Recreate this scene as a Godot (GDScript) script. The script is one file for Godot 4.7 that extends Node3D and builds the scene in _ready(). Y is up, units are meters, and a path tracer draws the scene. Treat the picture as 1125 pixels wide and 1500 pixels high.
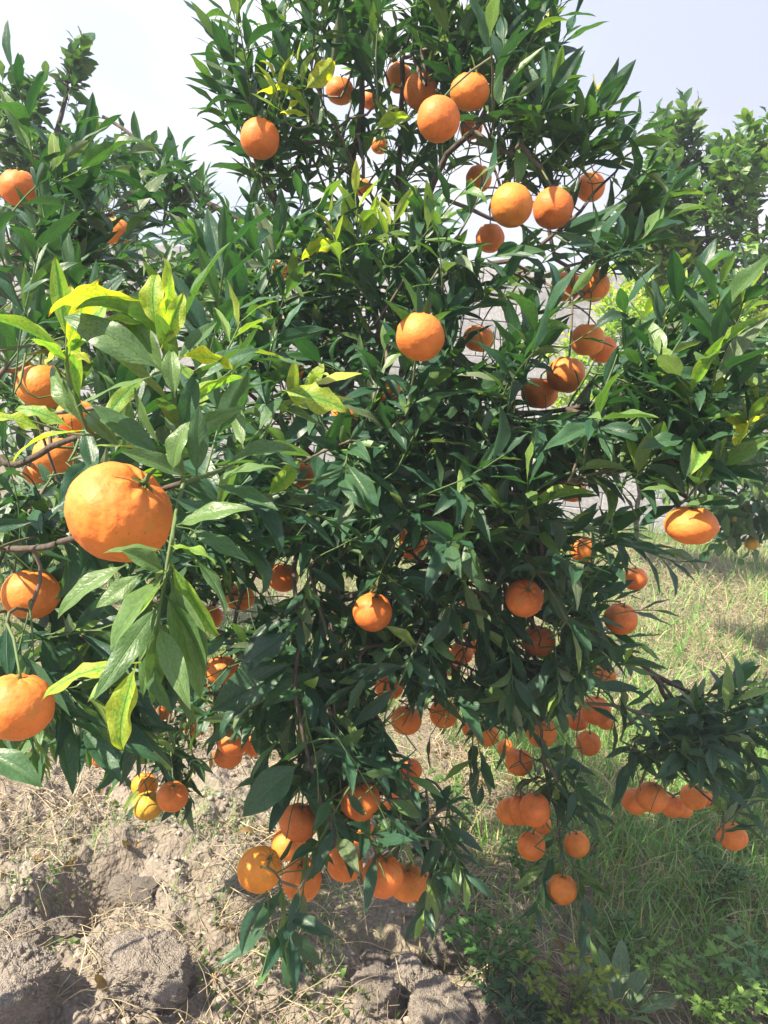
extends Node3D
# A mandarin tree full of fruit in a garden plot, another branch of fruit close by on the left,
# a concrete block wall and paler citrus trees behind, broken soil, straw and weeds below.

var rng := RandomNumberGenerator.new()
var M := {}
var taken := {}
var n1 := FastNoiseLite.new()
var n2 := FastNoiseLite.new()
var cell := FastNoiseLite.new()
var leaf_shapes: Array = []
var round_shapes: Array = []
var fine_shapes: Array = []
var tones: Array = []
var tone_mats: Array = []
var fruits: Array = []
var cam: Camera3D


func _ready() -> void:
	rng.seed = 7
	# ---- camera
	cam = Camera3D.new()
	cam.name = "camera"
	cam.fov = 67.0
	cam.position = Vector3(0, 1.5, 0)
	cam.rotation_degrees = Vector3(-10, 0, 5)
	cam.near = 0.05
	cam.far = 900.0
	add_child(cam)
	# ---- sky, sun, exposure
	var env := Environment.new()
	env.background_mode = Environment.BG_SKY
	env.sky = Sky.new()
	env.sky.sky_material = sky_air()
	env.tonemap_mode = Environment.TONE_MAPPER_LINEAR
	env.tonemap_exposure = 2.9
	env.fog_enabled = true
	env.fog_density = 0.009
	env.fog_light_color = Color(0.86, 0.88, 0.95)
	env.sdfgi_enabled = true
	env.ssao_enabled = true
	env.ssil_enabled = true
	var we := WorldEnvironment.new()
	we.name = "world_environment"
	we.environment = env
	add_child(we)
	var sun := DirectionalLight3D.new()
	sun.name = "sun"
	sun.light_energy = 1.5
	sun.light_color = Color(1.0, 0.95, 0.86)
	sun.light_angular_distance = 0.55
	sun.shadow_enabled = true
	add_child(sun)
	sun.look_at_from_position(Vector3(-0.58, 0.76, 0.28) * 10.0, Vector3.ZERO)
	# ---- shared patterns
	for n in [n1, n2, cell]:
		n.seed = 11
	n1.frequency = 0.9
	n1.fractal_octaves = 5
	n2.seed = 5
	n2.frequency = 0.35
	n2.fractal_octaves = 3
	cell.noise_type = FastNoiseLite.TYPE_CELLULAR
	cell.cellular_return_type = FastNoiseLite.RETURN_DISTANCE
	cell.frequency = 7.0
	make_materials()
	make_leaf_shapes()
	# ---- setting
	make_ground()
	make_wall()
	# ---- things
	list_fruits()
	make_main_tree()
	make_near_tree()
	make_back_trees()
	make_fruits()
	make_weeds()
	make_litter()


# ------------------------------------------------------------------ helpers
func numbered(parent: Node, called: String) -> String:
	var key := "%d/%s" % [parent.get_instance_id(), called]
	var n: int = taken.get(key, 0)
	taken[key] = n + 1
	return called if n == 0 else "%s_%03d" % [called, n]


func put(called: String, mesh: Mesh, mat: Material, parent: Node, tr := Transform3D()) -> MeshInstance3D:
	var o := MeshInstance3D.new()
	o.name = numbered(parent, called)
	o.mesh = mesh
	o.material_override = mat
	o.transform = tr
	parent.add_child(o, true)
	return o


func thing(called: String, label: String, category: String, at := Vector3.ZERO, group := "") -> Node3D:
	var o := Node3D.new()
	o.name = numbered(self, called)
	o.position = at
	add_child(o, true)
	tag(o, label, category, group)
	return o


func tag(o: Node, label: String, category: String, group := "", kind := "") -> void:
	if label:
		o.set_meta("label", label)
	if category:
		o.set_meta("category", category)
	if group:
		o.set_meta("group", group)
	if kind:
		o.set_meta("kind", kind)


func many(called: String, mesh: Mesh, mat: Material, where: Array, colors: Array, parent: Node) -> MultiMeshInstance3D:
	var mm := MultiMesh.new()
	mm.transform_format = MultiMesh.TRANSFORM_3D
	mm.use_colors = true
	mm.mesh = mesh
	mm.instance_count = where.size()
	for i in where.size():
		mm.set_instance_transform(i, where[i])
		mm.set_instance_color(i, colors[i])
	var o := MultiMeshInstance3D.new()
	o.name = numbered(parent, called)
	o.multimesh = mm
	o.material_override = mat
	o.set_meta("kind", "stuff")
	parent.add_child(o, true)
	return o


func lin(r: float, g: float, b: float) -> Color:
	return Color(r, g, b).linear_to_srgb()


func rv() -> Vector3:
	var v := Vector3(rng.randfn(), rng.randfn(), rng.randfn())
	return v.normalized()


func committed(v: PackedVector3Array, uv: PackedVector2Array, idx: PackedInt32Array, col := PackedColorArray()) -> ArrayMesh:
	# smooth normals from the faces (front faces run clockwise)
	var nrm := PackedVector3Array()
	nrm.resize(v.size())
	for i in range(0, idx.size(), 3):
		var a := idx[i]
		var b := idx[i + 1]
		var c := idx[i + 2]
		var f := (v[c] - v[a]).cross(v[b] - v[a])
		nrm[a] += f
		nrm[b] += f
		nrm[c] += f
	for i in nrm.size():
		nrm[i] = nrm[i].normalized()
	var arr := []
	arr.resize(Mesh.ARRAY_MAX)
	arr[Mesh.ARRAY_VERTEX] = v
	arr[Mesh.ARRAY_NORMAL] = nrm
	if uv.size():
		arr[Mesh.ARRAY_TEX_UV] = uv
	if col.size():
		arr[Mesh.ARRAY_COLOR] = col
	arr[Mesh.ARRAY_INDEX] = idx
	var m := ArrayMesh.new()
	m.add_surface_from_arrays(Mesh.PRIMITIVE_TRIANGLES, arr)
	return m


# a tube through points with a radius at each; appended to the arrays
func tube(v: PackedVector3Array, idx: PackedInt32Array, pts: Array, rad: Array, sides := 6) -> void:
	var up := Vector3(0.31, 0.2, 0.93).normalized()
	var first := v.size()
	for i in pts.size():
		var d: Vector3 = pts[mini(i + 1, pts.size() - 1)] - pts[maxi(i - 1, 0)]
		d = d.normalized()
		if absf(d.dot(up)) > 0.95:
			up = Vector3(0.9, 0.1, -0.3).normalized()
		var a := d.cross(up).normalized()
		var b := a.cross(d)
		for k in sides:
			var t := TAU * k / sides
			v.append(pts[i] + (a * cos(t) + b * sin(t)) * rad[i])
	for i in pts.size() - 1:
		for k in sides:
			var p := first + i * sides + k
			var q := first + i * sides + (k + 1) % sides
			idx.append_array([p, q, p + sides, q, q + sides, p + sides])
	var e := first + (pts.size() - 1) * sides
	for k in range(1, sides - 1):
		idx.append_array([e, e + k, e + k + 1])
		idx.append_array([first, first + k + 1, first + k])


func tube_mesh(pts: Array, rad: Array, sides := 8) -> ArrayMesh:
	var v := PackedVector3Array()
	var idx := PackedInt32Array()
	tube(v, idx, pts, rad, sides)
	return committed(v, PackedVector2Array(), idx)


# smooth curve through control points
func curve(ctrl: Array, step := 0.04) -> Array:
	var out := []
	for i in ctrl.size() - 1:
		var p0: Vector3 = ctrl[maxi(i - 1, 0)]
		var p1: Vector3 = ctrl[i]
		var p2: Vector3 = ctrl[i + 1]
		var p3: Vector3 = ctrl[mini(i + 2, ctrl.size() - 1)]
		var n := maxi(2, int(p1.distance_to(p2) / step))
		for k in n:
			out.append(p1.cubic_interpolate(p2, p0, p3, float(k) / n))
	out.append(ctrl[-1])
	return out


# ------------------------------------------------------------------ sky and materials
func sky_air() -> Material:
	var w := 1024
	var h := 512
	var noise := FastNoiseLite.new()
	noise.seed = 3
	noise.frequency = 0.9
	noise.fractal_octaves = 5
	var im := Image.create_empty(w, h, false, Image.FORMAT_RGBF)
	for y in h:
		var el := (0.5 - (y + 0.5) / h) * PI
		for x in w:
			var az := (x + 0.5) / w * TAU
			var d := Vector3(cos(el) * sin(az), sin(el), cos(el) * cos(az))
			var c := Color(0.36, 0.395, 0.53).lerp(Color(0.47, 0.49, 0.58), pow(1.0 - clampf(d.y, 0, 1), 2.5))
			var q := d * Vector3(1.5, 3.4, 1.5)
			var cl := smoothstep(-0.05, 0.45, noise.get_noise_3dv(q))
			c = c.lerp(Color(0.60, 0.595, 0.645), cl * 0.85)
			# hazy air glows round the sun, mostly out of view, brightening the shaded leaves
			c *= 1.0 + 2.2 * exp(-rad_to_deg(d.angle_to(Vector3(-0.58, 0.76, 0.28))) / 29.0)
			if el < 0.0:
				c = Color(0.3, 0.28, 0.22)
			im.set_pixel(x, y, c)
	var m := PanoramaSkyMaterial.new()
	m.panorama = ImageTexture.create_from_image(im)
	m.energy_multiplier = 0.56
	return m


func noise_tex(freq: float, size: int, kind: int, octaves: int, low: float, high: float, ret := FastNoiseLite.RETURN_DISTANCE) -> NoiseTexture2D:
	var n := FastNoiseLite.new()
	n.seed = 21
	n.noise_type = kind
	n.frequency = freq
	n.fractal_octaves = octaves
	n.cellular_return_type = ret
	var t := NoiseTexture2D.new()
	t.width = size
	t.height = size
	t.seamless = true
	t.noise = n
	var g := Gradient.new()
	g.set_color(0, Color(low, low, low))
	g.set_color(1, Color(high, high, high))
	t.color_ramp = g
	return t


func leaf_pictures(kind := 0) -> Array:
	# blade: midrib, side veins, mottling; a height picture of the same
	var w := 192
	var h := 384
	var a := Image.create_empty(w, h, false, Image.FORMAT_RGB8)
	var b := Image.create_empty(w, h, false, Image.FORMAT_RGB8)
	var n := FastNoiseLite.new()
	n.seed = 4 + kind
	n.frequency = 0.035
	n.fractal_octaves = 4
	for y in h:
		for x in w:
			var u := absf((x + 0.5) / w * 2.0 - 1.0)
			var v := (y + 0.5) / h
			var mid := 1.0 - smoothstep(0.02, 0.07, u)
			var ph := (v * 13.0 - u * 2.2 + (0.35 if x * 2 < w else 0.0) + n.get_noise_2d(x * 0.4, y * 0.4) * 0.8)
			var f := absf(ph - floorf(ph) - 0.5) * 2.0
			var vein := smoothstep(0.84, 1.0, f) * (1.0 - u * 0.8)
			var m := n.get_noise_2d(x, y)
			var rim := smoothstep(0.90, 0.98, u)
			var k := 0.84 + 0.12 * m + 0.09 * vein
			var c := Color(k, k, k)
			c = c.lerp(Color(1.0, 0.98, 0.72), mid * 0.75)
			c = c.lerp(Color(0.95, 0.95, 0.62), rim * 0.5)
			if kind == 1:
				# scale, dust and feeding marks
				var sp := n.get_noise_2d(x * 3.1 + 200.0, y * 3.1)
				c = c.lerp(Color(1.0, 0.92, 0.62), smoothstep(0.30, 0.46, sp) * 0.8)
				c = c.lerp(Color(0.45, 0.34, 0.22), smoothstep(0.36, 0.5, n.get_noise_2d(x * 2.0, y * 2.0 + 300.0)) * 0.8)
			elif kind == 2:
				# young blade: greener along the ribs, blotched, scorched at the tip
				var g := clampf(0.75 * mid + 0.5 * vein + 0.55 - u * 0.7 + 0.9 * m, 0.0, 1.0)
				c = Color(1.0, 0.98, 0.8).lerp(Color(0.62, 0.86, 0.85), g)
				c = c.lerp(Color(0.62, 0.42, 0.25), smoothstep(0.93, 1.0, v + 0.05 * m + 0.03 * u) * 0.9)
				c = c.lerp(Color(0.6, 0.45, 0.2), smoothstep(0.34, 0.48, n.get_noise_2d(x * 2.6, y * 2.6 + 90.0)) * 0.7)
			a.set_pixel(x, y, c)
			var hh := 0.6 - 0.35 * mid - 0.14 * vein + 0.10 * m + 0.10 * (0.5 + 0.5 * cos((f - 1.0) * PI)) * (1.0 - mid)
			b.set_pixel(x, y, Color(hh, hh, hh))
	return [ImageTexture.create_from_image(a), ImageTexture.create_from_image(b)]


func leaf_material(pics: Array, c: Color, young: float) -> StandardMaterial3D:
	var m := StandardMaterial3D.new()
	m.albedo_color = c.linear_to_srgb()
	m.albedo_texture = pics[0]
	m.heightmap_enabled = true
	m.heightmap_texture = pics[1]
	m.heightmap_scale = 0.10
	m.roughness = lerpf(0.39, 0.5, young)
	m.metallic_specular = 0.5
	m.backlight_enabled = true
	m.backlight = Color(lerpf(0.60, 1.2, young), lerpf(0.80, 1.25, young), lerpf(0.20, 0.35, young)).linear_to_srgb()
	return m


func pore_picture() -> ImageTexture:
	var n := FastNoiseLite.new()
	n.seed = 8
	n.noise_type = FastNoiseLite.TYPE_CELLULAR
	n.frequency = 19.0
	n.cellular_return_type = FastNoiseLite.RETURN_DISTANCE
	var o := FastNoiseLite.new()
	o.seed = 18
	o.frequency = 3.0
	o.fractal_octaves = 4
	var im := Image.create_empty(1024, 512, false, Image.FORMAT_RGB8)
	for y in 512:
		var th := PI * (y + 0.5) / 512.0
		for x in 1024:
			var ph := TAU * (x + 0.5) / 1024.0
			var d := Vector3(sin(th) * cos(ph), cos(th), sin(th) * sin(ph))
			var c := n.get_noise_3dv(d) + 1.0
			var k := 0.45 + 0.4 * smoothstep(0.05, 0.4, c) * (0.7 + 0.6 * o.get_noise_3dv(d)) + 0.2 * o.get_noise_3dv(d * 1.7)
			im.set_pixel(x, y, Color(k, k, k))
	return ImageTexture.create_from_image(im)


func peel_picture(seed_: int) -> ImageTexture:
	# tint of the peel: mottled, paler and greener patches, dry scars, specks
	var n := FastNoiseLite.new()
	n.seed = seed_
	n.frequency = 1.1
	n.fractal_octaves = 5
	var im := Image.create_empty(384, 192, false, Image.FORMAT_RGB8)
	for y in 192:
		var th := PI * (y + 0.5) / 192.0
		for x in 384:
			var ph := TAU * (x + 0.5) / 384.0
			var d := Vector3(sin(th) * cos(ph), cos(th), sin(th) * sin(ph))
			var m := n.get_noise_3dv(d)
			var k := 0.93 + 0.12 * m
			var c := Color(k, k, k)
			c = c.lerp(Color(0.86, 1.0, 0.95), smoothstep(0.12, 0.5, n.get_noise_3dv(d * 1.3 + Vector3(5, 0, 0)) + 0.10 * cos(th)) * 0.55)
			c = c.lerp(Color(0.98, 1.0, 1.0), smoothstep(0.28, 0.42, n.get_noise_3dv(d * 2.4 + Vector3(0, 9, 0))) * 0.6)
			c = c.lerp(Color(0.55, 0.5, 0.55), smoothstep(0.42, 0.52, n.get_noise_3dv(d * 9.0)) * 0.4)
			im.set_pixel(x, y, c)
	return ImageTexture.create_from_image(im)


func matte(c: Color, rough := 0.9) -> StandardMaterial3D:
	var m := StandardMaterial3D.new()
	m.albedo_color = c.linear_to_srgb()
	m.roughness = rough
	return m


func make_materials() -> void:
	var pics := leaf_pictures()
	var marked := leaf_pictures(1)
	var young_pics := leaf_pictures(2)
	# adult blades, from deep blue-green to mid green, then young ones to lime and yellow
	tones = [
		Color(0.058, 0.155, 0.091), Color(0.074, 0.184, 0.101), Color(0.091, 0.213, 0.103), Color(0.113, 0.241, 0.106), Color(0.146, 0.282, 0.110),
		Color(0.198, 0.345, 0.115), Color(0.336, 0.506, 0.132), Color(0.552, 0.678, 0.144), Color(0.720, 0.720, 0.132), Color(0.228, 0.316, 0.186)]
	for i in tones.size():
		tone_mats.append(leaf_material(young_pics if i in [6, 7, 8] else marked if i in [1, 4, 9] else pics, tones[i], clampf((i - 5) / 2.0, 0.0, 1.0) if i < 9 else 0.1))
	M.leaf = leaf_material(pics, Color(1, 1, 1), 0.0)
	M.leaf.vertex_color_use_as_albedo = true
	M.bright_leaf = leaf_material(young_pics, Color(1, 1, 1), 0.7)
	M.bright_leaf.vertex_color_use_as_albedo = true
	M.herb = leaf_material(pics, Color(1, 1, 1), 0.25)
	M.herb.roughness = 0.55
	M.herb.heightmap_enabled = false
	M.herb.vertex_color_use_as_albedo = true

	var rough := noise_tex(0.03, 256, FastNoiseLite.TYPE_SIMPLEX_SMOOTH, 5, 0.0, 1.0)
	M.bark = matte(Color(0.15, 0.115, 0.085))
	M.bark.vertex_color_use_as_albedo = true
	M.bark.albedo_texture = noise_tex(0.02, 256, FastNoiseLite.TYPE_SIMPLEX_SMOOTH, 5, 0.45, 1.0)
	M.bark.heightmap_enabled = true
	M.bark.heightmap_texture = rough
	M.bark.heightmap_scale = 0.25
	M.bark.uv1_triplanar = true
	M.bark.uv1_scale = Vector3(14, 4, 14)
	M.twig = matte(Color(1, 1, 1), 0.75)
	M.twig.vertex_color_use_as_albedo = true

	var pore := pore_picture()
	var skins := [peel_picture(1), peel_picture(2), peel_picture(3)]
	var n := 0
	for e in [["peel_red_orange", Color(0.83, 0.218, 0.045)], ["peel_orange", Color(0.86, 0.242, 0.045)], ["peel_yellow_orange", Color(0.88, 0.268, 0.045)], ["peel_gold", Color(0.90, 0.31, 0.035)], ["peel_green", Color(0.66, 0.36, 0.045)]]:
		var p := StandardMaterial3D.new()
		p.albedo_color = e[1].linear_to_srgb()
		p.albedo_texture = skins[n % 3]
		n += 1
		p.roughness = 0.54
		p.metallic_specular = 0.4
		p.heightmap_enabled = true
		p.heightmap_texture = pore
		p.heightmap_scale = 0.11
		M[e[0]] = p
	M.calyx = matte(Color(0.10, 0.15, 0.035), 0.7)
	M.stalk = matte(Color(0.08, 0.13, 0.035), 0.6)

	M.soil = matte(Color(1, 1, 1), 0.95)
	M.soil.vertex_color_use_as_albedo = true
	M.soil.albedo_texture = noise_tex(0.05, 512, FastNoiseLite.TYPE_SIMPLEX_SMOOTH, 6, 0.66, 1.0)
	M.soil.heightmap_enabled = true
	M.soil.heightmap_texture = noise_tex(0.045, 512, FastNoiseLite.TYPE_SIMPLEX_SMOOTH, 6, 0.0, 1.0)
	M.soil.heightmap_scale = 1.2
	M.soil.uv1_triplanar = true
	M.soil.uv1_world_triplanar = true
	M.soil.uv1_scale = Vector3(2.2, 2.2, 2.2)
	M.clod = M.soil.duplicate()
	M.clod.vertex_color_use_as_albedo = false
	M.clod.albedo_color = lin(0.37, 0.32, 0.27)
	M.clod.uv1_world_triplanar = false
	M.clod.uv1_scale = Vector3(0.7, 0.7, 0.7)
	M.clod.heightmap_scale = 1.0
	M.crumb = matte(Color(1, 1, 1), 0.95)
	M.crumb.vertex_color_use_as_albedo = true
	M.blade = matte(Color(1, 1, 1), 0.55)
	M.blade.vertex_color_use_as_albedo = true
	M.blade.backlight_enabled = true
	M.blade.backlight = Color(0.55, 0.6, 0.25).linear_to_srgb()
	M.straw = matte(Color(1, 1, 1), 0.8)
	M.straw.vertex_color_use_as_albedo = true
	for i in 4:
		var c := matte(Color(0.42, 0.42, 0.44) * [0.86, 0.95, 1.03, 1.12][i], 0.92)
		c.albedo_texture = noise_tex(0.02 + 0.004 * i, 256, FastNoiseLite.TYPE_SIMPLEX_SMOOTH, 5, 0.76, 1.0)
		c.heightmap_enabled = true
		c.heightmap_texture = rough
		c.heightmap_scale = 0.2
		c.uv1_triplanar = true
		c.uv1_world_triplanar = true
		c.uv1_scale = Vector3(2.5, 2.5, 2.5)
		M["block%d" % i] = c
	M.mortar = matte(Color(0.22, 0.215, 0.215), 0.95)


# ------------------------------------------------------------------ leaves
# a blade of length 1 along +y, upper face +z
func blade_shape(nl: int, nw: int, wide: float, bend: float, fold: float, twist: float, wave: float, belly: float, bite := 0.0, curl := 0.0) -> ArrayMesh:
	var v := PackedVector3Array()
	var uv := PackedVector2Array()
	var idx := PackedInt32Array()
	var p := Vector3.ZERO
	for i in nl + 1:
		var t := float(i) / nl
		var ang := -bend * t * t - curl * pow(t, 4.0)
		if i > 0:
			p += Vector3(0, cos(ang), sin(ang)) / nl
		var nrm := Vector3(0, -sin(ang), cos(ang))
		var half := 0.012
		var s := (t - 0.09) / 0.91
		if s > 0.0:
			half = maxf(0.006 * (1.0 - s), wide * 0.5 * pow(sin(PI * pow(s, belly)), 0.92))
			half = maxf(half, 0.010 * (1.0 - s))
		for k in nw + 1:
			var u := (float(k) / nw) * 2.0 - 1.0
			var hw := half
			if bite > 0.0:
				hw *= 1.0 - bite * maxf(0.0, sin(t * 17.0 + u)) * absf(u)
			var x := u * hw
			var z := absf(u) * hw * fold - u * u * hw * 0.25 + wave * sin(t * 15.0 + (1.3 if u > 0 else 0.0)) * u * u * hw
			var a := twist * t
			var q := Vector3(x * cos(a) - z * sin(a), 0, x * sin(a) + z * cos(a))
			v.append(p + Vector3(q.x, 0, 0) + nrm * q.z)
			uv.append(Vector2(u * 0.5 + 0.5, t))
	for i in nl:
		for k in nw:
			var a := i * (nw + 1) + k
			var b := a + nw + 1
			idx.append_array([a, b, a + 1, a + 1, b, b + 1])
	return committed(v, uv, idx)


func make_leaf_shapes() -> void:
	rng.seed = 31
	for i in 12:
		var s := [rng.randf_range(0.19, 0.31), rng.randf_range(-0.15, 0.65), rng.randf_range(0.25, 0.9), rng.randf_range(-0.5, 0.5), rng.randf_range(0.04, 0.22), rng.randf_range(0.74, 0.92)]
		if i == 3:
			s[1] = 1.3
		if i == 7:
			s[2] = 1.1
		leaf_shapes.append(blade_shape(8, 4, s[0], s[1], s[2], s[3], s[4], s[5]))
		fine_shapes.append(blade_shape(20, 8, s[0], s[1], s[2], s[3], s[4], s[5]))
	for i in 6:
		round_shapes.append(blade_shape(6, 4, rng.randf_range(0.46, 0.58), rng.randf_range(0.2, 0.9), rng.randf_range(0.2, 0.7), rng.randf_range(-0.5, 0.5), 0.15, 0.85))


func leaf_basis(along: Vector3, face: Vector3, size: float) -> Basis:
	var y := along.normalized()
	var z := face - y * face.dot(y)
	if z.length() < 0.01:
		z = y.cross(Vector3(0.3, 0.2, 0.9))
	z = z.normalized()
	var x := y.cross(z)
	return Basis(x * size, y * size, z * size)


# ------------------------------------------------------------------ trees
class Wood:
	var pos := PackedVector3Array()
	var up := PackedInt32Array()     # the node that each node grows from
	var weight := PackedFloat32Array()
	var limb := PackedByteArray()    # drawn with a limb of its own
	var leaves := []                 # [Transform3D, shape, tone, size]
	var chains := []                 # each a list of nodes

	func add(p: Vector3, from: int, drawn := 0) -> int:
		pos.append(p)
		up.append(from)
		weight.append(0.0)
		limb.append(drawn)
		return pos.size() - 1

	func nearest(p: Vector3, droop := 0.0) -> int:
		var best := -1
		var least := 1e9
		for i in pos.size():
			var d := pos[i].distance_squared_to(p)
			if pos[i].y > p.y + 0.3:
				d *= 1.2
			if d < least:
				least = d
				best = i
		return best


func add_limb(w: Wood, tree: Node3D, ctrl: Array, r0: float, r1: float, called := "limb") -> void:
	var pts := curve(ctrl, 0.03)
	var rad := []
	var from := -1 if w.pos.is_empty() else w.nearest(pts[0])
	for i in pts.size():
		var t := float(i) / (pts.size() - 1)
		if i > 0 and i < pts.size() - 1:
			pts[i] += minf(1.0, r0 / 0.008) * Vector3(n1.get_noise_2d(pts[i].y * 6.0 + r0 * 900.0, pts[i].x * 5.0), 0, n1.get_noise_2d(pts[i].x * 6.0, pts[i].y * 6.0 + 40.0)) * 0.022
		rad.append(lerpf(r0, r1, pow(t, 0.8)) * (1.0 + 0.12 * n1.get_noise_2d(t * 30.0, r0 * 500.0)))
		from = w.add(pts[i], from, 1)
	if called == "trunk":
		rad[0] *= 1.5
		rad[1] *= 1.25
	put(called, tube_mesh(pts, rad, 9), M.bark if r0 > 0.0035 else M.stalk, tree)


# a leafy shoot growing at p in direction d
func shoot(w: Wood, p: Vector3, d: Vector3, length: float, count: int, leaf: float, tone_of: Callable, droop: float, shapes: int) -> void:
	var from := w.nearest(p)
	var q := w.pos[from]
	var chain := [from]
	var gap := q.distance_to(p)
	var n := maxi(2, int(gap / 0.035))
	var dn := d.normalized()
	var grow := (p - q).normalized()
	if w.up[from] >= 0:
		grow = (grow + (q - w.pos[w.up[from]]).normalized() * 0.7).normalized()
	for i in range(1, n + 1):
		var t := float(i) / n
		var at := q.bezier_interpolate(q + grow * gap * 0.35, p - dn * gap * 0.35, p, t)
		if i < n:
			at += rv() * 0.002
		from = w.add(at, from)
		chain.append(from)
	var dir := d.normalized()
	var side := dir.cross(rv()).normalized()
	var turn := rng.randf() * TAU
	var at := p
	for i in count:
		var t := float(i) / maxi(1, count - 1)
		dir = (dir + Vector3.DOWN * droop * 0.12 + rv() * 0.10).normalized()
		at += dir * length / count
		from = w.add(at, from)
		chain.append(from)
		turn += 2.4 + rng.randf_range(-0.35, 0.35)
		side = (side - dir * side.dot(dir)).normalized()
		var out := side.rotated(dir, turn)
		var spread := lerpf(1.1, 0.42, t) + rng.randf_range(-0.22, 0.22)
		var al := dir * cos(spread) + out * sin(spread)
		al.y -= rng.randf_range(-0.12, 0.32) * (0.4 + droop)
		al = al.normalized()
		var face := dir * 0.5 + Vector3.UP * rng.randf_range(0.3, 0.9) + rv() * 0.35
		var size := leaf * rng.randf_range(0.70, 1.18) * (0.85 if i == 0 else 1.0)
		if t > 0.85:
			size *= 0.8
		var tone: int = tone_of.call(t)
		w.leaves.append([Transform3D(leaf_basis(al, face, size), at), rng.randi() % shapes, tone, size])
	w.chains.append(chain)


# shoots through a blob of the crown: centre, half sizes across / up / deep, number, upward lean
func fill(w: Wood, heart: Vector3, c: Vector3, r: Vector3, count: int, lean: float, leaf := 0.096, tone_of = null, shapes := 12, length := 0.15) -> void:
	if tone_of == null:
		tone_of = adult
	for i in count:
		var u := rv() * pow(rng.randf(), 0.4)
		var p := c + u * r
		if blocks_fruit(p):
			continue
		var d := (p - heart).normalized() * 0.55 + Vector3.UP * lean + rv() * 0.55
		shoot(w, p - d.normalized() * length * 0.5, d, length * rng.randf_range(0.7, 1.4), rng.randi_range(8, 12), leaf * rng.randf_range(0.85, 1.12), tone_of, clampf(0.22 - lean * 0.35, 0.0, 0.5), shapes)


func blocks_fruit(p: Vector3) -> bool:
	for f in fruits:
		var along: float = (p - f[0]).dot(f[4])
		if along > 0.0 and along < f[5] and (p - f[0] - f[4] * along).length() < f[1] * 1.15:
			return true
	return false


func adult(t: float) -> int:
	var k := rng.randf()
	if k < 0.04:
		return 6
	if k < 0.13:
		return 5
	if k < 0.18:
		return 9
	return mini(4, int(abs(rng.randfn(0.6, 1.5))))


func pale(t: float) -> int:
	return [3, 4, 5, 5, 6][rng.randi() % 5]


func lime(t: float) -> int:
	return [5, 6, 6, 7, 7, 8][clampi(int(t * 4 + rng.randf() * 2.5), 0, 5)]


func dull(t: float) -> int:
	return [1, 2, 3, 4, 5, 9][rng.randi() % 6]


# keeps most leaves from growing straight through a fruit or pressed across its open side
func clear_fruits(w: Wood) -> void:
	var keep := []
	for l in w.leaves:
		var tr: Transform3D = l[0]
		var mid: Vector3 = tr.origin + tr.basis.y * 0.55
		var tip: Vector3 = tr.origin + tr.basis.y
		var ok := true
		for f in fruits:
			var c: Vector3 = f[0]
			if absf(c.x - mid.x) > 0.4 or absf(c.y - mid.y) > 0.4:
				continue
			var r: float = f[1]
			if mid.distance_to(c) < r * 1.05 or tip.distance_to(c) < r:
				ok = false
				break
			var open: Vector3 = f[4]
			if f[5] <= 0.0 or mid.distance_squared_to(c) > f[5] * f[5] + 0.02:
				continue
			var hit := 0
			for q in [tr.origin + tr.basis.y * 0.15, mid, tip]:
				var along: float = (q - c).dot(open)
				if along > 0.0 and along < f[5] and (q - c - open * along).length() < r * 0.95 + l[3] * 0.12:
					hit += 1
			if hit > 0 and rng.randf() > (0.08 if hit > 1 else 0.3):
				ok = false
				break
		if ok:
			keep.append(l)
	w.leaves = keep


func finish_tree(w: Wood, tree: Node3D, shapes: Array, fine: Array, singles: int, foliage_mat: Material) -> void:
	clear_fruits(w)
	# wood thickens with what it carries
	for i in range(w.pos.size() - 1, -1, -1):
		w.weight[i] += 0.25
		if w.up[i] >= 0:
			w.weight[w.up[i]] += w.weight[i]
	var v := PackedVector3Array()
	var idx := PackedInt32Array()
	var col := PackedColorArray()
	for chain in w.chains:
		var pts := []
		var rad := []
		for i in chain:
			pts.append(w.pos[i])
			rad.append(clampf(0.00085 * pow(w.weight[i], 0.40), 0.0011, 0.005))
		rad[0] = rad[1]
		var before := v.size()
		tube(v, idx, pts, rad, 5)
		for k in (v.size() - before) / 5:
			var r: float = rad[k]
			var c := Color(0.09, 0.15, 0.045).lerp(Color(0.13, 0.105, 0.075), smoothstep(0.0014, 0.0026, r))
			for j in 5:
				col.append(c)
	var tw := put("twigs", committed(v, PackedVector2Array(), idx, col), M.twig, tree)
	tw.set_meta("kind", "stuff")
	# the leaves that show largest are parts of their own
	var eye := cam.position
	var ahead := -cam.basis.z
	for l in w.leaves:
		var d: Vector3 = l[0].origin - eye
		var deep := d.dot(ahead)
		var px: float = absf(d.dot(cam.basis.x)) / maxf(deep, 0.01)
		var py: float = absf(d.dot(cam.basis.y)) / maxf(deep, 0.01)
		l.append(l[3] / deep if deep > 0.1 and px < 0.52 and py < 0.69 else 0.0)
	w.leaves.sort_custom(func(a, b): return a[4] > b[4])
	var where := []
	var cols := []
	for i in shapes.size():
		where.append([])
		cols.append([])
	for i in w.leaves.size():
		var l = w.leaves[i]
		if i < singles and l[4] > 0.0:
			put("leaf", (fine if l[4] > 0.055 else shapes)[l[1]], tone_mats[l[2]], tree, l[0])
		else:
			where[l[1]].append(l[0])
			var k := rng.randf_range(0.85, 1.18)
			var c: Color = tones[l[2]]
			cols[l[1]].append(Color(c.r * k * rng.randf_range(0.9, 1.12), c.g * k, c.b * k))
	for i in shapes.size():
		if where[i].size():
			many("foliage", shapes[i], foliage_mat, where[i], cols[i], tree)


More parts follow.
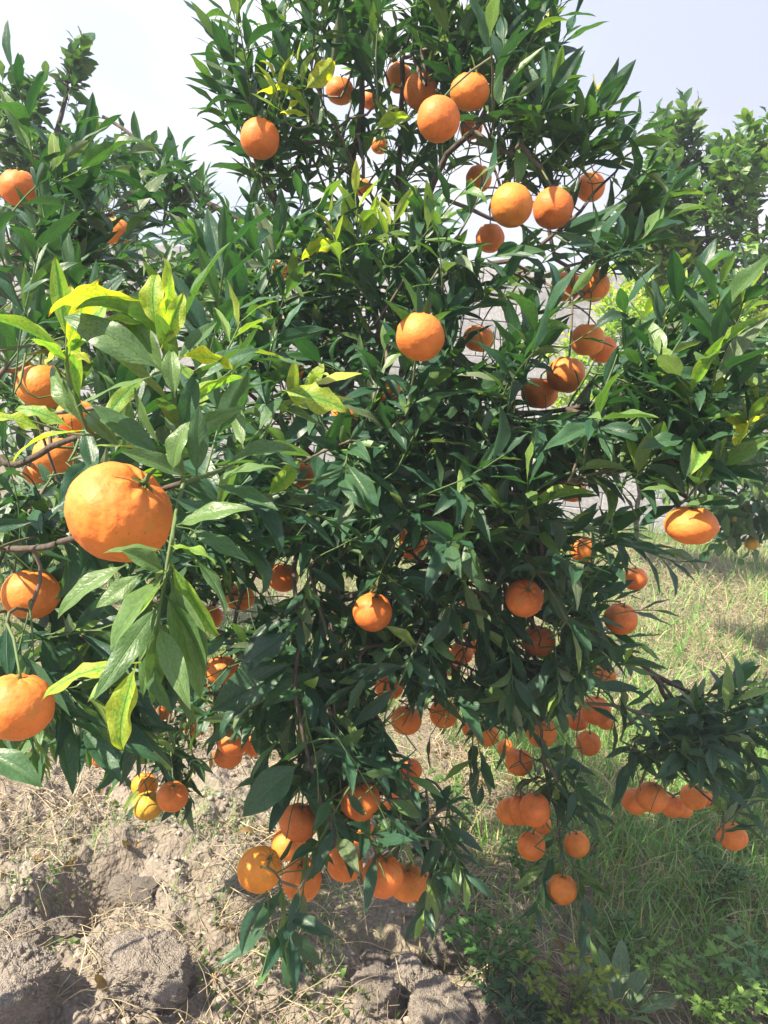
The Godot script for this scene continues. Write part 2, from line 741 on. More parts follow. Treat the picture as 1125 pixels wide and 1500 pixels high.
func make_main_tree() -> void:
	rng.seed = 101
	var tree := thing("mandarin_tree", "large mandarin tree with dark glossy leaves and many orange fruit filling the middle", "tree")
	var w := Wood.new()
	add_limb(w, tree, [Vector3(-0.05, -0.06, -2.17), Vector3(-0.064, 0.236, -2.163), Vector3(-0.082, 0.472, -2.154), Vector3(-0.093, 0.709, -2.145), Vector3(-0.131, 0.953, -2.138), Vector3(-0.139, 1.178, -2.076), Vector3(-0.113, 1.335, -2.002)], 0.027, 0.02, "trunk")
	add_limb(w, tree, [Vector3(-0.113, 1.335, -2.002), Vector3(-0.118, 1.541, -1.937), Vector3(-0.138, 1.764, -1.925), Vector3(-0.136, 1.948, -1.856), Vector3(-0.123, 2.11, -1.783), Vector3(-0.119, 2.287, -1.763), Vector3(-0.114, 2.469, -1.795)], 0.013, 0.004)
	add_limb(w, tree, [Vector3(-0.113, 1.335, -2.002), Vector3(-0.041, 1.581, -1.944), Vector3(-0.031, 1.854, -1.941), Vector3(-0.041, 2.048, -1.924), Vector3(-0.035, 2.247, -1.909), Vector3(0.008, 2.464, -1.947)], 0.012, 0.004)
	add_limb(w, tree, [Vector3(-0.041, 1.581, -1.944), Vector3(0.014, 1.77, -1.774), Vector3(0.047, 1.924, -1.699), Vector3(0.107, 1.997, -1.662), Vector3(0.171, 2.13, -1.736), Vector3(0.247, 2.279, -1.864)], 0.010, 0.003)
	add_limb(w, tree, [Vector3(0.021, 1.702, -1.813), Vector3(0.149, 1.738, -1.667), Vector3(0.243, 1.758, -1.569), Vector3(0.328, 1.844, -1.584), Vector3(0.452, 2.001, -1.713)], 0.007, 0.002)
	add_limb(w, tree, [Vector3(-0.113, 1.335, -2.002), Vector3(-0.211, 1.627, -2.104), Vector3(-0.355, 1.838, -2.192), Vector3(-0.524, 1.917, -2.308), Vector3(-0.708, 2.013, -2.426), Vector3(-0.815, 2.119, -2.495), Vector3(-0.977, 2.213, -2.563)], 0.014, 0.005)
	add_limb(w, tree, [Vector3(-0.113, 1.335, -2.002), Vector3(-0.05, 1.427, -1.612), Vector3(-0.003, 1.536, -1.377), Vector3(0.022, 1.608, -1.237)], 0.009, 0.003)
	add_limb(w, tree, [Vector3(-0.126, 1.097, -2.112), Vector3(0.052, 1.27, -1.787), Vector3(0.193, 1.426, -1.51), Vector3(0.302, 1.468, -1.365), Vector3(0.402, 1.525, -1.223)], 0.011, 0.003)
	add_limb(w, tree, [Vector3(0.302, 1.468, -1.365), Vector3(0.378, 1.439, -1.208), Vector3(0.418, 1.403, -1.1)], 0.006, 0.003)
	add_limb(w, tree, [Vector3(-0.118, 0.858, -2.121), Vector3(0.116, 0.988, -1.941), Vector3(0.358, 1.061, -1.75), Vector3(0.513, 0.965, -1.683), Vector3(0.582, 0.923, -1.675), Vector3(0.712, 0.848, -1.713), Vector3(0.85, 0.784, -1.752)], 0.012, 0.004)
	add_limb(w, tree, [Vector3(0.582, 0.923, -1.675), Vector3(0.649, 0.866, -1.675), Vector3(0.702, 0.786, -1.681), Vector3(0.745, 0.655, -1.679), Vector3(0.862, 0.554, -1.691)], 0.007, 0.002)
	add_limb(w, tree, [Vector3(-0.128, 0.973, -2.141), Vector3(-0.162, 1.173, -1.77), Vector3(-0.157, 1.174, -1.466), Vector3(-0.138, 1.062, -1.344), Vector3(-0.123, 0.933, -1.281), Vector3(-0.094, 0.827, -1.242), Vector3(-0.035, 0.715, -1.202)], 0.008, 0.003)
	add_limb(w, tree, [Vector3(0.193, 1.426, -1.51), Vector3(0.284, 1.242, -1.528), Vector3(0.365, 0.865, -1.614), Vector3(0.428, 0.628, -1.674), Vector3(0.517, 0.365, -1.709)], 0.007, 0.002)
	add_limb(w, tree, [Vector3(-0.132, 1.011, -2.148), Vector3(-0.292, 1.019, -2.048), Vector3(-0.395, 0.923, -1.929), Vector3(-0.444, 0.836, -1.863), Vector3(-0.501, 0.696, -1.788), Vector3(-0.495, 0.545, -1.731)], 0.010, 0.003)
	add_limb(w, tree, [Vector3(-0.135, 1.096, -2.112), Vector3(-0.008, 1.249, -1.682), Vector3(0.075, 1.259, -1.481), Vector3(0.118, 1.106, -1.504), Vector3(0.112, 0.883, -1.516)], 0.008, 0.002)
	add_limb(w, tree, [Vector3(-0.139, 1.222, -2.033), Vector3(-0.363, 1.455, -1.82), Vector3(-0.495, 1.474, -1.722)], 0.008, 0.003)
	var h := Vector3(-0.099, 1.365, -2.109)
	for b in [
		[Vector3(-0.336, 2.01, -1.715), .09, .12, .2, 16, 0.6], [Vector3(-0.209, 2.098, -1.73), .13, .16, .25, 28, 0.6], [Vector3(-0.05, 2.239, -1.856), .17, .14, .3, 32, 0.7], [Vector3(0.114, 2.195, -1.798), .12, .13, .25, 25, 0.7],
		[Vector3(0.244, 2.227, -1.854), .035, .08, .1, 6, 0.8], [Vector3(0.21, 2.008, -1.714), .13, .10, .25, 24, 0.3], [Vector3(0.357, 1.951, -1.704), .09, .06, .2, 15, 0.4], [Vector3(0.424, 1.831, -1.683), .10, .11, .2, 18, 0.4],
		[Vector3(-0.078, 2.011, -1.969), .17, .13, .3, 24, .5], [Vector3(0.06, 2.153, -2.044), .13, .12, .15, 14, .6], [Vector3(-0.278, 1.933, -1.904), .11, .09, .2, 8, 0.3], [Vector3(0.272, 1.734, -1.564), .12, .06, .15, 9, 0.1], [Vector3(-0.055, 2.474, -1.949), .28, .13, .3, 14, 0.7],  # last blob: crown top out of view above, placed to shade the foliage below
		[Vector3(-0.155, 1.655, -1.652), .19, .13, .3, 46, 0.5], [Vector3(0.035, 1.663, -1.45), .11, .09, .2, 22, 0.5], [Vector3(-0.489, 1.771, -2.18), .22, .12, .2, 22, 0.3], [Vector3(-0.741, 1.988, -2.371), .20, .09, .15, 24, 0.3],
		[Vector3(-0.273, 1.522, -1.73), .19, .15, .3, 42, 0.4], [Vector3(-0.021, 1.434, -1.512), .18, .15, .3, 58, 0.3], [Vector3(0.191, 1.506, -1.372), .13, .10, .2, 40, 0.5], [Vector3(0.149, 1.318, -1.491), .19, .12, .3, 58, 0.6],
		[Vector3(0.329, 1.427, -1.307), .12, .10, .2, 32, 0.5], [Vector3(0.423, 1.527, -1.223), .11, .12, .2, 30, 0.5], [Vector3(0.416, 1.4, -1.12), .07, .03, .1, 8, 0.5], [Vector3(-0.055, 1.162, -1.565), .17, .16, .3, 48, 0.4],
		[Vector3(-0.274, 1.196, -1.673), .17, .16, .3, 42, 0.5], [Vector3(0.33, 1.192, -1.52), .15, .12, .25, 42, 0.3], [Vector3(0.222, 0.974, -1.583), .18, .13, .25, 40, 0.1], [Vector3(0.444, 0.949, -1.578), .12, .13, .2, 28, 0.1],
		[Vector3(0.021, 0.945, -1.527), .16, .12, .25, 36, 0.1], [Vector3(0.3, 0.962, -1.51), .12, .10, .15, 20, .2], [Vector3(0.516, 0.841, -1.63), .08, .08, .1, 12, .2], [Vector3(0.436, 0.586, -1.687), .09, .08, .06, 10, .1], [Vector3(0.419, 1.118, -1.507), .10, .10, .12, 14, .2], [Vector3(0.178, 1.098, -1.554), .12, .12, .15, 16, .2], [Vector3(-0.092, 0.891, -1.416), .14, .10, .15, 20, 0.1], [Vector3(0.115, 0.841, -1.509), .14, .08, .12, 16, 0.1], [Vector3(-0.333, 0.766, -1.698), .12, .12, .12, 16, 0.2], [Vector3(0.246, 0.787, -1.621), .1, .06, .1, 10, 0.1], [Vector3(0.035, 0.821, -1.353), .10, .05, .08, 9, 0.1], [Vector3(-0.206, 0.953, -1.528), .10, .13, .15, 18, 0.2], [Vector3(-0.362, 0.97, -1.785), .14, .10, .15, 18, 0.4], [Vector3(-0.535, 1.085, -1.653), .14, .14, .2, 22, 0.5], [Vector3(-0.855, 1.279, -1.89), .18, .14, .2, 26, 0.6], [Vector3(0.395, 0.779, -1.599), .15, .09, .15, 24, -0.1], [Vector3(0.727, 0.772, -1.679), .13, .09, .12, 26, 0.3],
		[Vector3(0.898, 0.804, -1.756), .08, .06, .1, 10, 0.6], [Vector3(0.671, 0.69, -1.665), .06, .03, .06, 8, 0.1], [Vector3(0.862, 0.554, -1.691), .055, .035, .05, 6, 0.6], [Vector3(-0.034, 0.788, -1.276), .11, .10, .12, 26, 0.1],
		[Vector3(-0.024, 0.686, -1.238), .12, .07, .08, 24, 0.3], [Vector3(-0.081, 0.623, -1.145), .06, .02, .05, 5, -0.1], [Vector3(0.133, 0.645, -1.291), .05, .06, .08, 6, 0], [Vector3(0.445, 0.502, -1.682), .08, .10, .07, 12, -0.1],
		[Vector3(0.519, 0.349, -1.706), .06, .06, .06, 6, -0.2], [Vector3(-0.489, 0.564, -1.764), .09, .07, .1, 17, -0.1], [Vector3(-0.452, 0.717, -1.791), .10, .11, .15, 13, 0.1], [Vector3(-0.087, 1.219, -2.083), .3, .3, .2, 40, 0.6]]:
		fill(w, h, b[0], Vector3(b[1], b[2], b[3]), b[4], b[5])
	# young pale shoots in the top and on the sunny side
	for s in [[Vector3(-0.2, 1.946, -1.551), Vector3(-0.23, 2.063, -1.572)], [Vector3(-0.088, 1.72, -1.46), Vector3(-0.09, 1.811, -1.476)], [Vector3(-0.313, 2.158, -1.741), Vector3(-0.322, 2.255, -1.758)], [Vector3(0.251, 2.235, -1.856), Vector3(0.26, 2.31, -1.869)], [Vector3(0.394, 1.619, -1.239), Vector3(0.431, 1.674, -1.249)], [Vector3(0.5, 1.617, -1.239), Vector3(0.538, 1.663, -1.247)], [Vector3(-0.083, 1.955, -1.705), Vector3(-0.05, 1.994, -1.61)], [Vector3(-0.195, 2.104, -1.579), Vector3(-0.19, 2.193, -1.595)], [Vector3(-0.24, 1.939, -1.519), Vector3(-0.274, 2.003, -1.51)], [Vector3(-0.111, 1.668, -1.4), Vector3(-0.118, 1.75, -1.415)], [Vector3(-0.041, 1.698, -1.406), Vector3(-0.031, 1.781, -1.42)], [Vector3(0.104, 2.25, -1.757), Vector3(0.124, 2.336, -1.772)], [Vector3(0.491, 1.457, -1.109), Vector3(0.507, 1.507, -1.098)], [Vector3(0.413, 1.591, -1.285), Vector3(0.374, 1.653, -1.296)], [Vector3(-0.145, 1.43, -0.952), Vector3(-0.106, 1.484, -0.941)], [Vector3(0.351, 2.02, -1.716), Vector3(0.359, 2.091, -1.729)]]:
		shoot(w, s[0], s[1] - s[0], s[0].distance_to(s[1]), 8, 0.07, lime, 0.0, 12)
	stalks(w, 0)
	finish_tree(w, tree, leaf_shapes, fine_shapes, 230, M.leaf)
	for l in [
		[Vector3(-0.105, 0.848, -1.205), Vector3(-0.193, 0.767, -1.171), .44, 2, Vector3(-.4, .5, .8)], [Vector3(-0.14, 1.038, -1.32), Vector3(-0.251, 0.972, -1.288), .5, 0, Vector3(-.3, .8, .5)], [Vector3(-0.135, 0.984, -1.31), Vector3(-0.266, 0.911, -1.257), .42, 1, Vector3(.2, .8, .4)],
		[Vector3(-0.098, 0.961, -1.327), Vector3(-0.179, 0.934, -1.251), .4, 3, Vector3(-.2, .7, .6)], [Vector3(-0.122, 1.729, -1.442), Vector3(-0.198, 1.695, -1.415), .40, 8, Vector3(-.3, .5, -.6)], [Vector3(-0.089, 1.735, -1.463), Vector3(-0.136, 1.796, -1.454), .28, 7, Vector3(-.7, .2, -.3)],
		[Vector3(-0.087, 1.736, -1.463), Vector3(-0.052, 1.816, -1.457), .30, 7, Vector3(.6, .3, .6)], [Vector3(-0.219, 2.003, -1.531), Vector3(-0.302, 1.995, -1.509), .30, 8, Vector3(-.2, .8, -.4)], [Vector3(-0.213, 2.001, -1.53), Vector3(-0.157, 2.052, -1.519), .48, 8, Vector3(.4, .5, -.6)],
		[Vector3(-0.219, 1.98, -1.527), Vector3(-0.248, 1.959, -1.502), .35, 8, Vector3(-.2, .7, -.5)], [Vector3(-0.201, 1.955, -1.522), Vector3(-0.254, 1.958, -1.502), .28, 8, Vector3(-.2, .8, -.4)], [Vector3(-0.084, 1.963, -1.605), Vector3(-0.016, 1.996, -1.56), .34, 7, Vector3(.3, .8, -.3)],
		[Vector3(0.403, 1.36, -1.041), Vector3(0.467, 1.385, -1.036), .28, 4, Vector3(.1, .9, .35)], [Vector3(0.407, 1.377, -1.055), Vector3(0.35, 1.39, -1.047), .26, 5, Vector3(-.2, .9, .35)], [Vector3(0.407, 1.392, -1.057), Vector3(0.408, 1.453, -1.068), .30, 2, Vector3(-.3, .2, .9)],
		[Vector3(0.401, 1.451, -1.058), Vector3(0.34, 1.441, -1.046), .38, 2, Vector3(-.1, .7, .6)], [Vector3(0.463, 1.41, -1.071), Vector3(0.449, 1.453, -1.068), .5, 4, Vector3(.1, .4, .9)], [Vector3(0.527, 1.494, -1.096), Vector3(0.454, 1.46, -1.069), .36, 8, Vector3(-.2, .7, -.4)],
		[Vector3(0.49, 1.475, -1.092), Vector3(0.454, 1.49, -1.075), .5, 8, Vector3(-.3, .6, -.5)], [Vector3(-0.134, 1.472, -0.929), Vector3(-0.054, 1.465, -0.908), .46, 7, Vector3(.1, .5, .8)]]:
		hero(tree, l)


func hero(tree: Node3D, l: Array) -> void:
	var d: Vector3 = l[1] - l[0]
	var i := taken.get("hero", 0) as int
	taken["hero"] = i + 1
	var young: bool = l[3] >= 6
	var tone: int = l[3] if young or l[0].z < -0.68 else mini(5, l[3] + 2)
	var m := blade_shape(26, 8, l[2], [0.35, 0.8, 0.2, 0.55][i % 4] * (1.3 if young else 1.0), [0.5, 0.3, 0.75][i % 3], [0.2, -0.3, 0.4, -0.1, 0.0][i % 5], 0.28 if young else 0.14, 0.78 + 0.05 * (i % 3), [0.0, 0.35, 0.15][i % 3] if young else 0.0, 0.7 if young and i % 2 == 0 else 0.0)
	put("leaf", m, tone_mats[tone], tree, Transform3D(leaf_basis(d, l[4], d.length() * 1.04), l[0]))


func stalks(w: Wood, which: int) -> void:
	# each fruit hangs from a twig of its tree
	for f in fruits:
		if f[6] != which:
			continue
		var top: Vector3 = f[0] + f[3] * f[1] * 0.98
		var from := w.nearest(top + Vector3.UP * 0.03)
		var q := w.pos[from]
		var chain := [from]
		var n := maxi(2, int(q.distance_to(top) / 0.04))
		for i in range(1, n + 1):
			var t := float(i) / n
			from = w.add(q.lerp(top, t) + f[3] * 0.35 * q.distance_to(top) * t * (1.0 - t), from)
			w.weight[from] = 3.0
			chain.append(from)
		w.chains.append(chain)


func make_near_tree() -> void:
	rng.seed = 202
	var tree := thing("mandarin_tree", "nearer mandarin tree reaching in from the left edge with pale lime young leaves", "tree")
	var w := Wood.new()
	add_limb(w, tree, [Vector3(-1.3, -0.06, -1.2), Vector3(-1.28, 0.35, -1.2), Vector3(-1.22, 0.8, -1.15)], 0.035, 0.025, "trunk")
	add_limb(w, tree, [Vector3(-1.22, 0.8, -1.15), Vector3(-0.738, 1.427, -1.206), Vector3(-0.599, 1.544, -1.226), Vector3(-0.577, 1.644, -1.345), Vector3(-0.553, 1.722, -1.461)], 0.016, 0.004)
	add_limb(w, tree, [Vector3(-1.22, 0.8, -1.15), Vector3(-0.664, 1.3, -1.082), Vector3(-0.506, 1.338, -1.038), Vector3(-0.386, 1.393, -0.946), Vector3(-0.278, 1.41, -0.847)], 0.012, 0.003)
	add_limb(w, tree, [Vector3(-0.664, 1.3, -1.082), Vector3(-0.491, 1.24, -0.97), Vector3(-0.302, 1.314, -0.78), Vector3(-0.194, 1.38, -0.649), Vector3(-0.157, 1.405, -0.593)], 0.006, 0.002)
	add_limb(w, tree, [Vector3(-1.22, 0.8, -1.15), Vector3(-0.66, 1.133, -1.103), Vector3(-0.493, 1.123, -1.05), Vector3(-0.434, 1.027, -1.186)], 0.010, 0.003)
	add_limb(w, tree, [Vector3(-0.66, 1.133, -1.103), Vector3(-0.455, 1.13, -0.899), Vector3(-0.38, 1.107, -0.845)], 0.006, 0.002)
	add_limb(w, tree, [Vector3(-1.22, 0.8, -1.15), Vector3(-0.845, 0.8, -1.501), Vector3(-0.681, 0.764, -1.515), Vector3(-0.559, 0.719, -1.538)], 0.008, 0.002)
	add_limb(w, tree, [Vector3(-0.157, 1.405, -0.593), Vector3(-0.167, 1.471, -0.594), Vector3(-0.175, 1.521, -0.593), Vector3(-0.181, 1.551, -0.598)], 0.0018, 0.0009, "shoot_stem")
	add_limb(w, tree, [Vector3(-0.157, 1.405, -0.593), Vector3(-0.157, 1.366, -0.565), Vector3(-0.158, 1.333, -0.549), Vector3(-0.161, 1.299, -0.538), Vector3(-0.166, 1.282, -0.53)], 0.0017, 0.0011, "shoot_stem")
	add_limb(w, tree, [Vector3(-0.278, 1.41, -0.847), Vector3(-0.272, 1.418, -0.747), Vector3(-0.258, 1.433, -0.658), Vector3(-0.275, 1.471, -0.665), Vector3(-0.282, 1.499, -0.67)], 0.0025, 0.0012, "shoot_stem")
	add_limb(w, tree, [Vector3(-0.157, 1.405, -0.593), Vector3(-0.145, 1.406, -0.715), Vector3(-0.138, 1.423, -0.839), Vector3(-0.132, 1.467, -0.928)], 0.0022, 0.0012, "shoot_stem")
	var h := Vector3(-1.1, 1.1, -1.2)
	for b in [
		[Vector3(-0.594, 1.701, -1.305), .09, .10, .18, 20, .5], [Vector3(-0.587, 1.673, -1.554), .12, .09, .2, 20, .4], [Vector3(-0.528, 1.523, -1.121), .07, .08, .15, 16, .3], [Vector3(-0.427, 1.42, -1.022), .07, .05, .12, 10, .3],
		[Vector3(-0.487, 1.277, -1.078), .09, .06, .2, 16, 0.0], [Vector3(-0.441, 1.175, -0.958), .08, .05, .1, 11, -.1], [Vector3(-0.416, 1.036, -1.137), .12, .06, .15, 18, -.2], [Vector3(-0.428, 1.108, -0.895), .05, .04, .08, 5, -.4],
		[Vector3(-0.238, 1.31, -1.134), .06, .07, .12, 9, .1], [Vector3(-0.279, 1.392, -0.875), .08, .05, .1, 8, .4], [Vector3(-0.219, 1.473, -1.011), .06, .05, .1, 6, .4]]:
		fill(w, h, b[0], Vector3(b[1], b[2], b[3]), b[4], b[5], 0.095)
	fill(w, h, Vector3(-0.586, 0.753, -1.493), Vector3(.11, .05, .12), 28, -.1, 0.085, pale)
	for q in [[Vector3(-0.289, 1.428, -0.678), Vector3(-0.328, 1.443, -0.66), 6, 7], [Vector3(-0.279, 1.482, -0.667), Vector3(-0.284, 1.511, -0.672), 7, 8], [Vector3(-0.178, 1.506, -0.813), Vector3(-0.167, 1.542, -0.82), 6, 6], [Vector3(-0.163, 1.429, -0.597), Vector3(-0.177, 1.526, -0.599), 12, 5], [Vector3(-0.155, 1.381, -0.568), Vector3(-0.163, 1.297, -0.543), 11, 5], [Vector3(-0.145, 1.404, -0.735), Vector3(-0.135, 1.443, -0.884), 7, 4], [Vector3(-0.275, 1.419, -0.737), Vector3(-0.281, 1.494, -0.669), 8, 6], [Vector3(-0.16, 1.398, -0.672), Vector3(-0.144, 1.482, -0.758), 9, 3]]:
		var own: int = mini(q[3], 7)
		shoot(w, q[0], q[1] - q[0], q[0].distance_to(q[1]), q[2], 0.075, func(t): return own + (rng.randi() % 3) - 1, 0.0, 12)
	stalks(w, 1)
	finish_tree(w, tree, leaf_shapes, fine_shapes, 240, M.leaf)
	for l in [
		[Vector3(-0.19, 1.538, -0.585), Vector3(-0.255, 1.536, -0.565), .30, 8, Vector3(-.1, .75, -.5)], [Vector3(-0.179, 1.52, -0.582), Vector3(-0.186, 1.562, -0.58), .42, 7, Vector3(-.2, .3, .9)], [Vector3(-0.176, 1.51, -0.581), Vector3(-0.164, 1.571, -0.581), .22, 7, Vector3(.7, .3, .2)],
		[Vector3(-0.174, 1.505, -0.58), Vector3(-0.158, 1.546, -0.577), .34, 7, Vector3(.4, .5, .6)], [Vector3(-0.183, 1.521, -0.593), Vector3(-0.233, 1.527, -0.573), .22, 6, Vector3(-.1, .8, .4)], [Vector3(-0.17, 1.489, -0.572), Vector3(-0.244, 1.532, -0.564), .27, 2, Vector3(-.3, .6, .75)],
		[Vector3(-0.171, 1.487, -0.582), Vector3(-0.204, 1.525, -0.593), .38, 3, Vector3(-.4, .3, .85)], [Vector3(-0.166, 1.5, -0.599), Vector3(-0.116, 1.505, -0.58), .32, 8, Vector3(.1, .8, -.4)], [Vector3(-0.169, 1.487, -0.566), Vector3(-0.227, 1.465, -0.547), .20, 4, Vector3(-.1, .85, .2)],
		[Vector3(-0.158, 1.471, -0.564), Vector3(-0.166, 1.508, -0.57), .34, 4, Vector3(.1, .1, 1.0)], [Vector3(-0.167, 1.427, -0.566), Vector3(-0.216, 1.462, -0.562), .28, 1, Vector3(.3, .6, .7)], [Vector3(-0.168, 1.424, -0.576), Vector3(-0.214, 1.442, -0.558), .22, 6, Vector3(-.1, .9, .2)],
		[Vector3(-0.146, 1.412, -0.568), Vector3(-0.187, 1.434, -0.547), .27, 2, Vector3(.2, .75, .6)], [Vector3(-0.155, 1.418, -0.554), Vector3(-0.151, 1.456, -0.551), .46, 5, Vector3(-.5, .1, .8)], [Vector3(-0.14, 1.415, -0.564), Vector3(-0.14, 1.465, -0.563), .30, 1, Vector3(.3, .15, .95)],
		[Vector3(-0.156, 1.441, -0.579), Vector3(-0.147, 1.49, -0.577), .28, 0, Vector3(.3, .2, .95)], [Vector3(-0.166, 1.436, -0.557), Vector3(-0.188, 1.474, -0.554), .20, 4, Vector3(-.7, .3, .6)], [Vector3(-0.133, 1.409, -0.583), Vector3(-0.086, 1.437, -0.568), .28, 5, Vector3(.2, .85, .45)],
		[Vector3(-0.133, 1.405, -0.593), Vector3(-0.081, 1.397, -0.571), .25, 1, Vector3(.1, .85, .5)], [Vector3(-0.153, 1.377, -0.562), Vector3(-0.101, 1.404, -0.547), .30, 3, Vector3(.2, .8, .55)], [Vector3(-0.146, 1.372, -0.577), Vector3(-0.097, 1.361, -0.554), .28, 1, Vector3(.1, .8, .6)],
		[Vector3(-0.131, 1.418, -0.615), Vector3(-0.08, 1.448, -0.6), .26, 2, Vector3(.2, .85, .5)], [Vector3(-0.156, 1.363, -0.555), Vector3(-0.116, 1.365, -0.535), .30, 6, Vector3(.1, .95, .2)], [Vector3(-0.155, 1.362, -0.544), Vector3(-0.192, 1.368, -0.525), .24, 5, Vector3(.1, .95, .25)],
		[Vector3(-0.154, 1.347, -0.542), Vector3(-0.177, 1.365, -0.524), .42, 4, Vector3(.3, .6, .75)], [Vector3(-0.185, 1.347, -0.552), Vector3(-0.234, 1.319, -0.526), .26, 5, Vector3(-.3, .75, .6)], [Vector3(-0.171, 1.344, -0.541), Vector3(-0.198, 1.321, -0.527), .36, 4, Vector3(.3, .6, .75)],
		[Vector3(-0.153, 1.341, -0.551), Vector3(-0.118, 1.265, -0.517), .27, 3, Vector3(.35, .2, .9)], [Vector3(-0.165, 1.283, -0.535), Vector3(-0.141, 1.251, -0.515), .30, 1, Vector3(-.4, .2, .9)], [Vector3(-0.166, 1.281, -0.53), Vector3(-0.239, 1.273, -0.508), .24, 7, Vector3(-.1, .85, .3)],
		[Vector3(-0.169, 1.28, -0.53), Vector3(-0.177, 1.222, -0.504), .34, 7, Vector3(-.3, .2, .9)], [Vector3(-0.296, 1.428, -0.657), Vector3(-0.332, 1.446, -0.64), .42, 7, Vector3(-.1, .8, .5)], [Vector3(-0.272, 1.433, -0.658), Vector3(-0.319, 1.455, -0.652), .28, 6, Vector3(-.1, .8, .5)],
		[Vector3(-0.259, 1.432, -0.658), Vector3(-0.322, 1.421, -0.636), .16, 7, Vector3(0, .95, .1)], [Vector3(-0.282, 1.498, -0.67), Vector3(-0.293, 1.488, -0.648), .40, 8, Vector3(-.3, .7, .3)], [Vector3(-0.279, 1.498, -0.67), Vector3(-0.258, 1.493, -0.659), .5, 8, Vector3(.2, .7, .5)],
		[Vector3(-0.26, 1.435, -0.659), Vector3(-0.281, 1.471, -0.655), .24, 4, Vector3(-.5, .3, .8)], [Vector3(-0.259, 1.438, -0.659), Vector3(-0.304, 1.487, -0.668), .30, 3, Vector3(-.3, .4, .8)], [Vector3(-0.16, 1.396, -0.571), Vector3(-0.122, 1.38, -0.588), .3, 0, Vector3(.1, .8, .6)],
		[Vector3(-0.346, 1.136, -0.647), Vector3(-0.282, 1.126, -0.624), .34, 1, Vector3(.1, .8, .5)], [Vector3(-0.163, 1.309, -0.555), Vector3(-0.169, 1.252, -0.535), .2, 2, Vector3(-.3, .2, .9)], [Vector3(-0.141, 1.421, -0.859), Vector3(-0.19, 1.447, -0.854), .3, 2, Vector3(-.2, .8, .5)],
		[Vector3(-0.145, 1.417, -0.859), Vector3(-0.095, 1.389, -0.843), .3, 1, Vector3(.2, .8, .5)], [Vector3(-0.189, 1.478, -0.707), Vector3(-0.131, 1.52, -0.714), .26, 2, Vector3(.2, .7, .6)], [Vector3(-0.169, 1.437, -0.619), Vector3(-0.122, 1.468, -0.624), .27, 3, Vector3(.2, .7, .6)]]:
		hero(tree, l)


